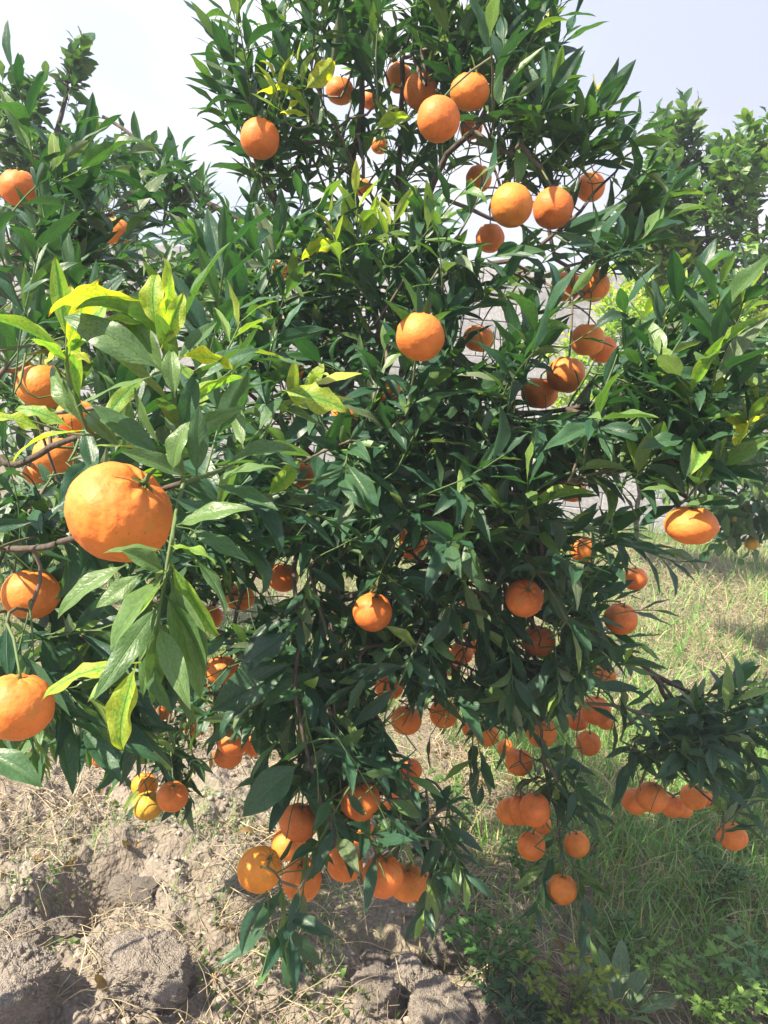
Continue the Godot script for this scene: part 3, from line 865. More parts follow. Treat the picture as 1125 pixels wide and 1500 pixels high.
func make_back_trees() -> void:
	rng.seed = 303
	# right: a rounder-leaved citrus with small yellow-green fruit low down
	var tree := thing("citrus_tree", "paler round-leaved citrus tree behind on the right before the wall", "tree")
	var w := Wood.new()
	add_limb(w, tree, [Vector3(3.3, 0, -5.686), Vector3(2.843, 0.615, -5.124), Vector3(2.381, 1.308, -4.637), Vector3(1.947, 1.781, -4.314)], 0.05, 0.035, "trunk")
	add_limb(w, tree, [Vector3(1.947, 1.781, -4.314), Vector3(1.607, 2.165, -4.179), Vector3(1.468, 2.48, -4.133), Vector3(1.341, 2.742, -4.179)], 0.025, 0.008)
	add_limb(w, tree, [Vector3(1.947, 1.781, -4.314), Vector3(1.812, 2.253, -4.194), Vector3(1.693, 2.67, -4.166)], 0.025, 0.008)
	add_limb(w, tree, [Vector3(2.381, 1.308, -4.637), Vector3(1.888, 1.19, -4.21), Vector3(1.662, 1.068, -3.884)], 0.02, 0.006)
	add_limb(w, tree, [Vector3(1.947, 1.781, -4.314), Vector3(1.525, 1.928, -4.34), Vector3(1.327, 2.058, -4.363)], 0.02, 0.006)
	var h := Vector3(2.04, 1.795, -4.52)
	for b in [
		[Vector3(1.434, 2.477, -4.133), .28, .26, .4, 80, .4, pale], [Vector3(1.679, 2.635, -4.16), .16, .22, .3, 46, .6, pale], [Vector3(1.272, 2.346, -4.211), .14, .28, .3, 34, .4, pale], [Vector3(1.29, 2.737, -4.178), .14, .12, .2, 24, .7, dull],
		[Vector3(1.675, 2.09, -4.064), .28, .24, .4, 60, .3, pale], [Vector3(1.71, 1.812, -3.812), .2, .2, .2, 26, .3, lime], [Vector3(1.361, 2.144, -4.175), .18, .10, .3, 34, .5, lime], [Vector3(1.741, 1.347, -3.933), .26, .28, .4, 50, 0.0, dull], [Vector3(1.477, 1.659, -3.379), .2, .2, .25, 36, .3, pale], [Vector3(1.399, 1.356, -3.427), .24, .2, .2, 34, .2, pale], [Vector3(1.196, 2.435, -4.023), .14, .2, .2, 20, .5, pale], [Vector3(1.712, 0.988, -3.768), .22, .10, .2, 24, -.2, dull], [Vector3(1.517, 1.598, -4.282), .4, .3, .3, 44, .1, pale]]:
		fill(w, h, b[0], Vector3(b[1], b[2], b[3]), b[4], b[5], 0.09, b[6], 6, 0.2)
	stalks(w, 2)
	finish_tree(w, tree, round_shapes, round_shapes, 200, M.leaf)
	# right middle: a sunlit pale bush against the wall
	var bush := thing("citrus_bush", "bright yellow-green bush catching sun against the block wall", "bush")
	w = Wood.new()
	add_limb(w, bush, [Vector3(2.593, 0, -7.79), Vector3(2.146, 0.712, -6.563), Vector3(1.994, 1.398, -6.481), Vector3(1.887, 1.943, -6.475)], 0.03, 0.012, "trunk")
	add_limb(w, bush, [Vector3(1.994, 1.398, -6.481), Vector3(1.702, 1.817, -6.453), Vector3(1.697, 2.192, -6.418)], 0.014, 0.006)
	for b in [[Vector3(1.897, 2.101, -6.402), .35, .30, .4, 80, .5, lime], [Vector3(2.013, 1.459, -6.39), .5, .5, .5, 110, .3, pale], [Vector3(1.58, 1.586, -6.514), .35, .35, .3, 40, .3, lime]]:
		fill(w, Vector3(2.077, 1.166, -6.643), b[0], Vector3(b[1], b[2], b[3]), b[4], b[5], 0.09, b[6], 6, 0.22)
	stalks(w, 3)
	finish_tree(w, bush, round_shapes, round_shapes, 40, M.bright_leaf)
	# left: a tall dark citrus behind
	var left := thing("citrus_tree", "tall dark citrus tree behind on the left against the pale sky", "tree")
	w = Wood.new()
	add_limb(w, left, [Vector3(-2.418, 0, -4.305), Vector3(-2.425, 0.719, -4.33), Vector3(-2.072, 1.495, -3.959), Vector3(-1.87, 1.891, -3.826)], 0.05, 0.035, "trunk")
	add_limb(w, left, [Vector3(-1.87, 1.891, -3.826), Vector3(-1.678, 2.244, -3.685), Vector3(-1.567, 2.525, -3.633), Vector3(-1.547, 2.779, -3.678)], 0.024, 0.006)
	add_limb(w, left, [Vector3(-1.87, 1.891, -3.826), Vector3(-1.837, 2.291, -3.694), Vector3(-1.841, 2.56, -3.639)], 0.024, 0.006)
	add_limb(w, left, [Vector3(-1.87, 1.891, -3.826), Vector3(-1.475, 2.048, -3.651), Vector3(-1.201, 2.141, -3.565)], 0.02, 0.006)
	for b in [
		[Vector3(-1.695, 2.276, -3.589), .16, .15, .35, 36, .4, dull], [Vector3(-1.529, 2.647, -3.655), .03, .10, .05, 8, .9, dull], [Vector3(-1.764, 2.537, -3.635), .09, .08, .12, 10, .7, dull], [Vector3(-1.426, 2.3, -3.593), .16, .08, .3, 20, .4, dull],
		[Vector3(-1.58, 2.058, -3.754), .35, .28, .4, 80, .3, dull], [Vector3(-1.655, 1.463, -3.954), .5, .4, .4, 80, .2, dull], [Vector3(-1.723, 0.674, -3.815), .5, .45, .4, 60, 0.0, dull], [Vector3(-1.076, 1.887, -4.333), .35, .2, .3, 40, .3, pale]]:
		fill(w, Vector3(-2.132, 1.564, -4.073), b[0], Vector3(b[1], b[2], b[3]), b[4], b[5], 0.088, b[6], 6, 0.2)
	stalks(w, 4)
	finish_tree(w, left, round_shapes, round_shapes, 150, M.leaf)


# ------------------------------------------------------------------ fruit
func F(c: Vector3, px: float, kind: int, label: String, which := 0, flat := 0.88, stem := Vector3.UP, open := 0.30) -> void:
	# centre, size as seen, colour, label, tree that bears it, height over width, direction of the stem, how far the front stays open
	var deep := (c - cam.position).dot(-cam.basis.z)
	var r := px * 0.5 * deep * 0.000882
	var s := (stem + rv() * 0.16).normalized()
	var towards := ((cam.position - c).normalized() * 0.9 + Vector3(0, 0, 0.1)).normalized()
	fruits.append([c, r, kind, s, towards, open, which, label, flat])


func list_fruits() -> void:
	rng.seed = 404
	F(Vector3(-0.204, 1.378, -0.587), 155, 1, "large sunlit mandarin in the left foreground, nearest of all, above the drooping lime leaves", 1, 0.88, Vector3(.5,.85,.1), .25)
	F(Vector3(-0.798, 1.809, -1.653), 54, 0, "mandarin high at the left edge, topmost fruit on the left side", 1, 0.95, Vector3.UP, 0.75)
	F(Vector3(-0.72, 1.79, -1.992), 43, 2, "mandarin behind the upright leaves above the yellow curled leaf on the left", 1, 0.9, Vector3.UP, 0.6)
	F(Vector3(-0.762, 1.521, -1.491), 58, 0, "mandarin cut by the left edge at the height of the yellow young leaves", 1, 0.9, Vector3.UP, 0.75)
	F(Vector3(-0.521, 1.44, -1.155), 74, 2, "big mandarin behind the left young shoot, with a leaf across it", 1, 0.9, Vector3.UP, 0.75)
	F(Vector3(-0.575, 1.375, -1.416), 60, 2, "mandarin in shade between the lime leaves and the large foreground fruit's shoot", 1, 0.9, Vector3.UP, 0.75)
	F(Vector3(-0.59, 1.31, -1.359), 62, 2, "mandarin just above and left of the large foreground fruit", 1, 0.88, Vector3.UP, 0.75)
	F(Vector3(-0.892, 1.179, -1.943), 36, 1, "small part-hidden mandarin below the one left of the foreground fruit", 1, 0.9, Vector3.UP, 0.5)
	F(Vector3(-0.461, 1.172, -0.994), 82, 1, "large mandarin at the left edge under the foreground fruit, split by dark leaves", 1, 0.9, Vector3.UP, 0.75)
	F(Vector3(-0.368, 1.123, -0.763), 104, 1, "very large mandarin cut by the left edge, lower left", 1, 0.92, Vector3.UP, 0.75)
	F(Vector3(-0.629, 0.811, -1.827), 42, 0, "mandarin glimpsed between leaves below the foreground fruit", 1, 0.9, Vector3.UP, 0.6)
	F(Vector3(-0.726, 0.762, -1.834), 40, 1, "sliver of mandarin behind leaves above the long lime leaf", 1, 0.9, Vector3.UP, 0.6)
	F(Vector3(-0.591, 0.619, -1.67), 46, 1, "golden mandarin behind the hanging lime leaf tip", 0, 0.9, Vector3.UP, 0.6)
	F(Vector3(-0.651, 0.504, -1.796), 38, 0, "mandarin just under the golden one at the lime leaf tip", 0, 0.9, Vector3.UP, 0.6)
	F(Vector3(-0.539, 0.437, -1.785), 38, 3, "small golden mandarin, upper one of the lowest left cluster", 0, 0.92, Vector3.UP, 0.6)
	F(Vector3(-0.432, 0.496, -1.649), 46, 1, "orange mandarin, right one of the lowest left cluster", 0, 0.9, Vector3.UP, 0.6)
	F(Vector3(-0.509, 0.424, -1.719), 44, 4, "greenish mandarin, bottom one of the lowest left cluster", 0, 0.9, Vector3.UP, 0.6)
	F(Vector3(-0.526, 0.618, -1.835), 36, 1, "mandarin above the lowest left cluster, beside the hanging dark leaf", 0, 0.9, Vector3.UP, 0.5)
	F(Vector3(-0.454, 0.533, -1.919), 28, 2, "little mandarin deep in leaves right above the lowest left cluster", 0, 0.9, Vector3.UP, 0.35)
	F(Vector3(-0.503, 0.754, -1.859), 36, 0, "mandarin in shade right of the drooping foreground shoot", 0, 0.9, Vector3.UP, 0.5)
	F(Vector3(-0.413, 0.866, -1.86), 38, 1, "mandarin behind the bare slanting twig left of centre", 0, 0.9, Vector3.UP, 0.6)
	F(Vector3(-0.335, 0.93, -1.839), 42, 1, "mandarin above the big dark leaf left of centre", 0, 0.9, Vector3.UP, 0.6)
	F(Vector3(-0.221, 1.018, -1.741), 46, 0, "lit mandarin with a leaf curling over its top left of the hanging stem", 0, 0.92, Vector3.UP, 0.6)
	F(Vector3(-0.336, 0.809, -1.665), 47, 1, "round mandarin alone in the gap left of the broad dark leaves", 0, 0.92, Vector3.UP, 0.6)
	F(Vector3(-0.431, 0.611, -2.008), 24, 1, "tiny mandarin just under the lone one in the gap", 0, 0.9, Vector3.UP, 0.35)
	F(Vector3(-0.302, 0.635, -1.673), 46, 0, "upper mandarin of the trio left of the hanging stem", 0, 0.9, Vector3.UP, 0.14)
	F(Vector3(-0.331, 0.545, -1.771), 42, 1, "lower mandarin of the trio left of the hanging stem", 0, 0.85, Vector3.UP, 0.6)
	F(Vector3(-0.278, 0.543, -1.842), 34, 1, "right mandarin of the trio left of the hanging stem", 0, 0.95, Vector3.UP, 0.05)
	F(Vector3(-0.005, 1.069, -1.372), 58, 0, "round mandarin at the centre right of the trunk, with a neighbour's tip below", 0, 0.95, Vector3.UP, 0.75)
	F(Vector3(0.05, 0.75, -1.801), 43, 0, "mandarin with a leaf across its lower half below centre", 0, 0.92, Vector3.UP, 0.6)
	F(Vector3(0.096, 0.7, -1.725), 45, 1, "bright mandarin under the leaf-crossed one below centre", 0, 0.92, Vector3.UP, 0.6)
	F(Vector3(-0.108, 0.584, -1.778), 42, 0, "mandarin beside the hanging stem at the top of the bottom cluster", 0, 1, Vector3.UP, 0.14)
	F(Vector3(-0.053, 0.55, -1.804), 38, 2, "shaded mandarin right behind the one beside the hanging stem", 0, 1, Vector3.UP, 0.05)
	F(Vector3(0.013, 0.56, -1.774), 42, 1, "mandarin in the shade at the back of the bottom cluster", 0, 0.9, Vector3.UP, 0.14)
	F(Vector3(0.048, 0.531, -1.819), 36, 0, "mandarin half behind the shaded one at the back of the bottom cluster", 0, 0.9, Vector3.UP, 0.05)
	F(Vector3(0.122, 0.524, -1.818), 36, 0, "mandarin at the upper right of the bottom cluster under dark leaves", 0, 0.9, Vector3.UP, 0.05)
	F(Vector3(0.003, 0.739, -1.29), 59, 0, "large bright mandarin in the middle of the bottom cluster", 0, 0.95, Vector3.UP, 0.32)
	F(Vector3(0.109, 0.503, -1.758), 43, 1, "pinkish mandarin with a pointed end right of the large bright one", 0, 0.95, Vector3.UP, 0.14)
	F(Vector3(-0.106, 0.678, -1.303), 58, 0, "mandarin behind the twig on the left of the bottom cluster", 0, 0.9, Vector3.UP, 0.32)
	F(Vector3(-0.142, 0.499, -1.503), 50, 2, "mandarin tucked between the twig-crossed fruit and the golden lowest-left fruit", 0, 0.9, Vector3.UP, 0.14)
	F(Vector3(-0.155, 0.672, -1.166), 64, 3, "golden mandarin in full sun, leftmost and lowest of the bottom cluster", 0, 1.02, Vector3(.4,.9,.1), 0.32)
	F(Vector3(-0.092, 0.574, -1.285), 58, 1, "tall pear-like mandarin right of the golden sunlit one in the bottom cluster", 0, 1.12, Vector3(0,.9,.3), 0.32)
	F(Vector3(-0.017, 0.544, -1.387), 54, 1, "shaded mandarin in the centre bottom of the cluster behind dark leaves", 0, 0.9, Vector3.UP, 0.32)
	F(Vector3(0.055, 0.623, -1.246), 60, 0, "large mandarin at the lower right of the bottom cluster crossed by a thin twig", 0, 1, Vector3.UP, 0.32)
	F(Vector3(0.109, 0.518, -1.382), 54, 2, "mandarin behind the twig-crossed one at the lower right of the bottom cluster", 0, 0.95, Vector3.UP, 0.32)
	F(Vector3(0.18, 0.258, -1.736), 40, 0, "rightmost sliver of mandarin in the bottom cluster", 0, 1.1, Vector3.UP, 0.05)
	F(Vector3(0.007, 0.408, -1.716), 44, 1, "mandarin under the large bright one in the bottom cluster", 0, 0.9, Vector3.UP, 0.14)
	F(Vector3(-0.053, 0.475, -1.809), 36, 2, "mandarin between the stem and the large bright one in the bottom cluster", 0, 0.9, Vector3.UP, 0.05)
	F(Vector3(0.085, 0.363, -1.907), 27, 1, "small mandarin under the pinkish pointed one", 0, 0.9, Vector3.UP, 0.05)
	F(Vector3(-0.293, 1.915, -1.547), 57, 0, "mandarin high on the left of the crown with a leaf across it, against the sky", 0, 1, Vector3.UP, 0.75)
	F(Vector3(-0.199, 2.179, -2.059), 42, 0, "mandarin behind leaves high beside the dark upright limb", 0, 0.9, Vector3.UP, 0.6)
	F(Vector3(-0.129, 2.206, -2.185), 30, 0, "small mandarin just right of the dark upright limb near the top", 0, 0.9, Vector3.UP, 0.35)
	F(Vector3(-0.098, 2.108, -2.232), 26, 1, "small mandarin low right of the dark upright limb in the upper crown", 0, 0.9, Vector3.UP, 0.35)
	F(Vector3(-0.13, 1.984, -2.175), 28, 1, "small mandarin at the foot of the upper crown in shade", 0, 0.85, Vector3.UP, 0.35)
	F(Vector3(-0.318, 1.747, -2.077), 32, 2, "narrow mandarin under the slanting left limb", 0, 1.2, Vector3.UP, 0.5)
	F(Vector3(-0.058, 2.235, -2.102), 38, 2, "leftmost mandarin of the topmost cluster", 0, 1.1, Vector3.UP, 0.6)
	F(Vector3(-0.001, 2.128, -1.86), 48, 1, "shaded mandarin behind the front one in the topmost cluster", 0, 1.1, Vector3.UP, 0.6)
	F(Vector3(0.034, 1.934, -1.41), 63, 0, "front mandarin of the topmost cluster with its navel showing", 0, 1.03, Vector3(-.1,.75,-.65), 0.75)
	F(Vector3(0.09, 2.026, -1.541), 58, 1, "wide mandarin on the right of the topmost cluster above two dark leaves", 0, 0.9, Vector3.UP, 0.75)
	F(Vector3(0.136, 2.14, -2.123), 34, 0, "small lit mandarin peeping under the right one of the topmost cluster", 0, 0.95, Vector3.UP, 0.5)
	F(Vector3(0.164, 2.004, -2.061), 38, 2, "mandarin between the topmost cluster and the hanging pair", 0, 1, Vector3.UP, 0.6)
	F(Vector3(0.173, 1.806, -1.408), 62, 2, "left mandarin of the big hanging pair against the sky", 0, 1, Vector3(-.1,.8,-.6), 0.75)
	F(Vector3(0.257, 1.823, -1.481), 59, 0, "right mandarin of the big hanging pair, navel facing forward", 0, 1, Vector3(.1,.6,-.8), 0.75)
	F(Vector3(0.438, 1.999, -2.027), 42, 1, "mandarin alone on the right of the hanging pair against the sky", 0, 1, Vector3.UP, 0.6)
	F(Vector3(0.202, 1.854, -2.002), 42, 1, "mandarin under the hanging pair, half hidden by a leaf", 0, 1, Vector3.UP, 0.6)
	F(Vector3(0.376, 1.738, -1.868), 46, 1, "left mandarin of the pair in front of the block wall", 0, 0.95, Vector3.UP, 0.6)
	F(Vector3(0.42, 1.736, -1.791), 48, 2, "right creased mandarin of the pair in front of the block wall", 0, 0.98, Vector3(.3,.8,-.4), 0.6)
	F(Vector3(0.031, 1.56, -1.177), 72, 1, "large mandarin in the upper middle with a leaf above it", 0, 0.95, Vector3(.1,.9,-.35), 0.75)
	F(Vector3(0.184, 1.602, -1.844), 46, 2, "mandarin crossed by a thin twig left of the wall gap", 0, 0.85, Vector3.UP, 0.6)
	F(Vector3(-0.006, 1.459, -1.947), 40, 1, "mandarin below the large upper-middle one, with a leaf curled over it", 0, 0.92, Vector3.UP, 0.6)
	F(Vector3(-0.265, 1.486, -2.105), 27, 0, "small mandarin above the torn pale leaf", 0, 0.9, Vector3.UP, 0.35)
	F(Vector3(-0.118, 1.391, -1.935), 40, 1, "mandarin right of the torn pale leaf", 0, 0.9, Vector3.UP, 0.6)
	F(Vector3(-0.147, 1.323, -1.979), 34, 1, "mandarin on the dark branch below the torn pale leaf", 0, 0.95, Vector3.UP, 0.5)
	F(Vector3(-0.2, 1.243, -1.864), 44, 2, "left mandarin of two beside the pale fork of the trunk", 0, 0.9, Vector3.UP, 0.6)
	F(Vector3(-0.164, 1.236, -1.987), 32, 0, "right mandarin of two beside the pale fork of the trunk", 0, 0.95, Vector3.UP, 0.5)
	F(Vector3(-0.308, 1.624, -2.112), 28, 0, "small mandarin in the dark left of the upper middle", 0, 0.8, Vector3.UP, 0.35)
	F(Vector3(-0.34, 1.605, -2.183), 24, 0, "smaller mandarin just below its neighbour in the dark left of the upper middle", 0, 0.8, Vector3.UP, 0.35)
	F(Vector3(0.401, 1.611, -1.699), 50, 2, "upper mandarin of the right-hand group below the wall, behind two leaves", 0, 0.95, Vector3.UP, 0.6)
	F(Vector3(0.502, 1.608, -1.959), 42, 0, "mandarin at the right of the right-hand group below the wall", 0, 0.95, Vector3.UP, 0.6)
	F(Vector3(0.323, 1.53, -1.505), 56, 1, "front mandarin of the right-hand group below the wall", 0, 0.95, Vector3.UP, 0.75)
	F(Vector3(0.286, 1.491, -1.554), 54, 1, "left low mandarin of the right-hand group below the wall, under a leaf", 0, 0.85, Vector3.UP, 0.75)
	F(Vector3(0.077, 1.108, -1.87), 42, 2, "mandarin in the middle of the tree among long dark leaves", 0, 0.95, Vector3.UP, 0.6)
	F(Vector3(0.072, 1.055, -1.982), 30, 1, "mandarin tip just under the one in the middle of the tree", 0, 0.9, Vector3.UP, 0.35)
	F(Vector3(-0.002, 1.009, -2.078), 24, 1, "little mandarin left of the one in the middle of the tree", 0, 0.9, Vector3.UP, 0.35)
	F(Vector3(0.502, 1.115, -1.887), 40, 2, "mandarin right of centre above the pair with drooping leaves", 0, 0.95, Vector3.UP, 0.6)
	F(Vector3(0.648, 1.048, -1.911), 36, 0, "mandarin at the right side of the crown under thin drooping leaves", 0, 0.95, Vector3.UP, 0.5)
	F(Vector3(0.535, 1.022, -1.63), 49, 0, "mandarin on the right with two leaves forked over it, before the dry grass", 0, 0.92, Vector3.UP, 0.6)
	F(Vector3(0.281, 1.105, -1.43), 56, 0, "bright mandarin with pleated top under two small leaves, right of centre", 0, 0.95, Vector3(-.1,.8,.6), 0.75)
	F(Vector3(0.353, 0.971, -1.586), 50, 0, "plain mandarin directly below the pleated bright one", 0, 0.88, Vector3.UP, 0.6)
	F(Vector3(0.244, 0.946, -1.963), 30, 1, "mandarin in the sunny gap left of the pleated bright one", 0, 0.95, Vector3.UP, 0.35)
	F(Vector3(0.205, 0.894, -1.904), 34, 0, "mandarin in shade lower left of the sunny gap", 0, 0.9, Vector3.UP, 0.5)
	F(Vector3(0.225, 0.825, -1.871), 36, 0, "mandarin under a dark leaf below the sunny gap", 0, 0.9, Vector3.UP, 0.5)
	F(Vector3(0.212, 0.745, -1.974), 27, 2, "small sunlit wedge of mandarin in the lower middle", 0, 0.9, Vector3.UP, 0.35)
	F(Vector3(0.281, 0.801, -2.001), 26, 2, "small dark mandarin between leaves in the lower middle", 0, 0.9, Vector3.UP, 0.35)
	F(Vector3(0.59, 0.802, -1.867), 36, 2, "mandarin behind a round leaf by the low right branch", 0, 0.95, Vector3.UP, 0.5)
	F(Vector3(0.464, 1.257, -1.929), 38, 0, "mandarin in shade right of centre under dark leaves", 0, 0.95, Vector3.UP, 0.6)
	F(Vector3(0.19, 0.693, -1.797), 42, 2, "mandarin at the lower edge of the crown right of the bright lone one", 0, 1.02, Vector3.UP, 0.6)
	F(Vector3(0.312, 0.62, -1.855), 34, 2, "mandarin at the lower edge of the crown, right of its neighbour with a long leaf", 0, 1, Vector3.UP, 0.5)
	F(Vector3(0.283, 0.59, -1.947), 27, 0, "small mandarin tucked behind the long pale-edged leaf", 0, 0.9, Vector3.UP, 0.35)
	F(Vector3(0.366, 0.652, -1.975), 26, 2, "small mandarin deep in the shade of the lower right crown", 0, 0.9, Vector3.UP, 0.35)
	F(Vector3(0.428, 0.681, -1.765), 44, 1, "mandarin between large leaves in the lower right crown", 0, 1, Vector3.UP, 0.6)
	F(Vector3(0.389, 0.522, -1.992), 24, 2, "small mandarin above the one with a pale leaf under it", 0, 1, Vector3.UP, 0.35)
	F(Vector3(0.389, 0.583, -1.793), 40, 1, "mandarin with a pale leaf curled under it, lower right", 0, 0.95, Vector3.UP, 0.6)
	F(Vector3(0.564, 0.732, -1.804), 42, 0, "mandarin in shade beside the round dark leaf, lower right", 0, 1, Vector3.UP, 0.6)
	F(Vector3(0.546, 0.665, -1.887), 32, 0, "mandarin left of the shaded one beside the round dark leaf", 0, 0.9, Vector3.UP, 0.5)
	F(Vector3(0.646, 0.632, -1.971), 26, 2, "little mandarin right under the round dark leaf", 0, 0.9, Vector3.UP, 0.35)
	F(Vector3(0.567, 0.629, -1.837), 36, 1, "mandarin low behind the forked leaves, lower right", 0, 1, Vector3.UP, 0.5)
	F(Vector3(0.379, 0.452, -1.787), 38, 2, "left mandarin of the tight hanging bunch at lower right", 0, 1, Vector3.UP, 0.6)
	F(Vector3(0.404, 0.467, -1.772), 40, 1, "golden middle mandarin of the tight hanging bunch at lower right", 0, 1.1, Vector3.UP, 0.6)
	F(Vector3(0.409, 0.539, -1.656), 46, 0, "sunlit right mandarin of the tight hanging bunch at lower right, crossed by a leaf", 0, 1.05, Vector3.UP, 0.6)
	F(Vector3(0.492, 0.361, -1.889), 28, 2, "bottom mandarin of the tight hanging bunch at lower right", 0, 0.9, Vector3.UP, 0.35)
	F(Vector3(0.436, 0.386, -1.751), 41, 1, "golden mandarin hanging just below the tight bunch", 0, 1, Vector3.UP, 0.6)
	F(Vector3(0.557, 0.381, -1.783), 37, 2, "mandarin right of the golden one below the tight bunch", 0, 1, Vector3.UP, 0.5)
	F(Vector3(0.52, 0.292, -1.726), 42, 2, "lowest mandarin of the right hanging branch, crossed by narrow leaves", 0, 1, Vector3.UP, 0.6)
	F(Vector3(0.678, 0.591, -1.665), 46, 1, "front mandarin under the low right branch above the grass", 0, 0.92, Vector3.UP, 0.6)
	F(Vector3(0.686, 0.513, -1.781), 40, 1, "left mandarin behind the front one under the low right branch", 0, 0.9, Vector3.UP, 0.6)
	F(Vector3(0.801, 0.479, -1.831), 34, 1, "mandarin right of the front one under the low right branch", 0, 0.9, Vector3.UP, 0.5)
	F(Vector3(0.837, 0.528, -1.801), 38, 2, "mandarin at the right of the low right branch beside a hanging leaf", 0, 0.95, Vector3.UP, 0.6)
	F(Vector3(0.877, 0.417, -1.933), 26, 2, "small mandarin between two under the low right branch", 0, 0.9, Vector3.UP, 0.35)
	F(Vector3(0.955, 0.431, -1.976), 24, 0, "sliver of mandarin at the far right end of the low right branch", 0, 0.9, Vector3.UP, 0.35)
	F(Vector3(0.911, 0.473, -1.728), 44, 1, "single mandarin hanging alone at the lower right over the grass", 0, 0.86, Vector3.UP, 0.6)
	F(Vector3(0.432, 1.33, -1.075), 76, 1, "wide flat mandarin alone at the right under long leaves", 0, 0.74, Vector3(0,1,0), 0.75)
	F(Vector3(1.717, 0.948, -3.71), 20, 4, "yellow-green fruit low in the right-hand tree", 2, 0.95, Vector3.UP, 0.0)
	F(Vector3(1.789, 0.852, -3.694), 20, 4, "greener fruit lowest in the right-hand tree, below the yellow-green one", 2, 0.95, Vector3.UP, 0.0)
	F(Vector3(1.641, 1.203, -3.755), 13, 1, "dark orange little fruit in the shade of the right-hand tree", 2, 0.95, Vector3.UP, 0.0)
	F(Vector3(2.003, 2.204, -6.369), 14, 2, "small orange fruit in the bright bush by the wall", 3, 0.95, Vector3.UP, 0.0)
	F(Vector3(1.838, 2.034, -6.339), 17, 3, "pale yellow fruit in the bright bush, below the orange one", 3, 0.95, Vector3.UP, 0.0)
	F(Vector3(-1.623, 2.261, -3.485), 17, 0, "small orange fruit far back in the dark tree above the left-edge mandarin", 4, 0.95, Vector3.UP, 0.0)
	F(Vector3(-1.377, 2.288, -3.49), 12, 1, "smallest orange fruit far back in the dark tree on the left", 4, 0.95, Vector3.UP, 0.0)


func fruit_shape(rings: int, around: int, seed_: int, ridged: float) -> ArrayMesh:
	var v := PackedVector3Array()
	var idx := PackedInt32Array()
	var uv := PackedVector2Array()
	var n := FastNoiseLite.new()
	n.seed = seed_
	n.frequency = 0.8
	n.fractal_octaves = 3
	for i in rings + 1:
		var th := PI * i / rings
		for k in around + 1:
			var ph := TAU * k / around
			var d := Vector3(sin(th) * cos(ph), cos(th), sin(th) * sin(ph))
			var r := 1.0 + 0.035 * n.get_noise_3dv(d * 2.0) + 0.012 * n.get_noise_3dv(d * 9.0)
			# dimple and pleats round the stem, a small navel below
			r -= 0.13 * exp(-pow(th / 0.34, 2.0))
			r += (0.025 + 0.04 * ridged) * exp(-pow((th - 0.38) / 0.3, 2.0)) * cos(ph * (7 + seed_ % 3) + sin(ph * 2.0))
			r += ridged * 0.05 * exp(-pow((th - 0.6) / 0.35, 2.0))
			r -= 0.09 * exp(-pow((PI - th) / 0.22, 2.0))
			v.append(d * r)
			uv.append(Vector2(float(k) / around, float(i) / rings))
	for i in rings:
		for k in around:
			var a := i * (around + 1) + k
			var b := a + around + 1
			idx.append_array([a, b, a + 1, a + 1, b, b + 1])
	# close the seam smoothly: shared normals come from equal positions
	var m := committed(v, uv, idx)
	var arr := m.surface_get_arrays(0)
	var nn: PackedVector3Array = arr[Mesh.ARRAY_NORMAL]
	for i in rings + 1:
		var a := i * (around + 1)
		var s := (nn[a] + nn[a + around]).normalized()
		nn[a] = s
		nn[a + around] = s
	for k in around + 1:
		nn[k] = Vector3.UP
		nn[rings * (around + 1) + k] = Vector3.DOWN
	arr[Mesh.ARRAY_NORMAL] = nn
	var out := ArrayMesh.new()
	out.add_surface_from_arrays(Mesh.PRIMITIVE_TRIANGLES, arr)
	return out


func calyx_shape() -> ArrayMesh:
	var v := PackedVector3Array([Vector3(0, 0.02, 0)])
	var idx := PackedInt32Array()
	for k in 20:
		var a := TAU * k / 20
		var r := 0.17 + 0.09 * cos(a * 5.0)
		v.append(Vector3(cos(a) * r, 0.035 - 0.02 * cos(a * 5.0), sin(a) * r))
	for k in 20:
		idx.append_array([0, 1 + k, 1 + (k + 1) % 20])
	return committed(v, PackedVector2Array(), idx)


func make_fruits() -> void:
	rng.seed = 505
	var shapes := []
	for i in 5:
		shapes.append(fruit_shape(22, 32, 3 + i, 0.05 + 0.12 * i))
	var big := fruit_shape(64, 96, 9, 0.15)
	var calyx := calyx_shape()
	var stalk := tube_mesh([Vector3(0, 0, 0), Vector3(0.02, 0.12, 0), Vector3(0.01, 0.26, 0.02)], [0.07, 0.05, 0.045], 7)
	var peels := [M.peel_red_orange, M.peel_orange, M.peel_yellow_orange, M.peel_gold, M.peel_green]
	var groups := ["mandarins hanging in the large tree", "mandarins hanging in the nearer tree", "small fruit in the tree on the right", "small fruit in the bush by the wall", "small fruit in the dark tree on the left"]
	for f in fruits:
		var r: float = f[1]
		var o := thing("mandarin" if f[6] < 2 else "small_citrus_fruit", f[7], "mandarin" if f[6] < 2 else "citrus fruit", f[0], groups[f[6]])
		var y: Vector3 = f[3]
		var x := y.cross(Vector3(0.2, 0.1, 1)).normalized().rotated(y, rng.randf() * TAU)
		var b := Basis(x, y, x.cross(y))
		# the peel's size is in its points so that the pores keep their size
		o.basis = b
		var src: ArrayMesh = big if r > 0.037 and f[0].distance_to(cam.position) < 0.8 else shapes[rng.randi() % 5]
		var peel := put("peel", src, peels[f[2]], o)
		peel.scale = Vector3(r, r * f[8], r)
		var top: float = r * f[8] * 0.86
		put("calyx", calyx, M.calyx, o, Transform3D(Basis().scaled(Vector3(r, r, r)), Vector3(0, top, 0)))
		put("stalk", stalk, M.stalk, o, Transform3D(Basis().scaled(Vector3(r, r, r)), Vector3(0, top, 0)))


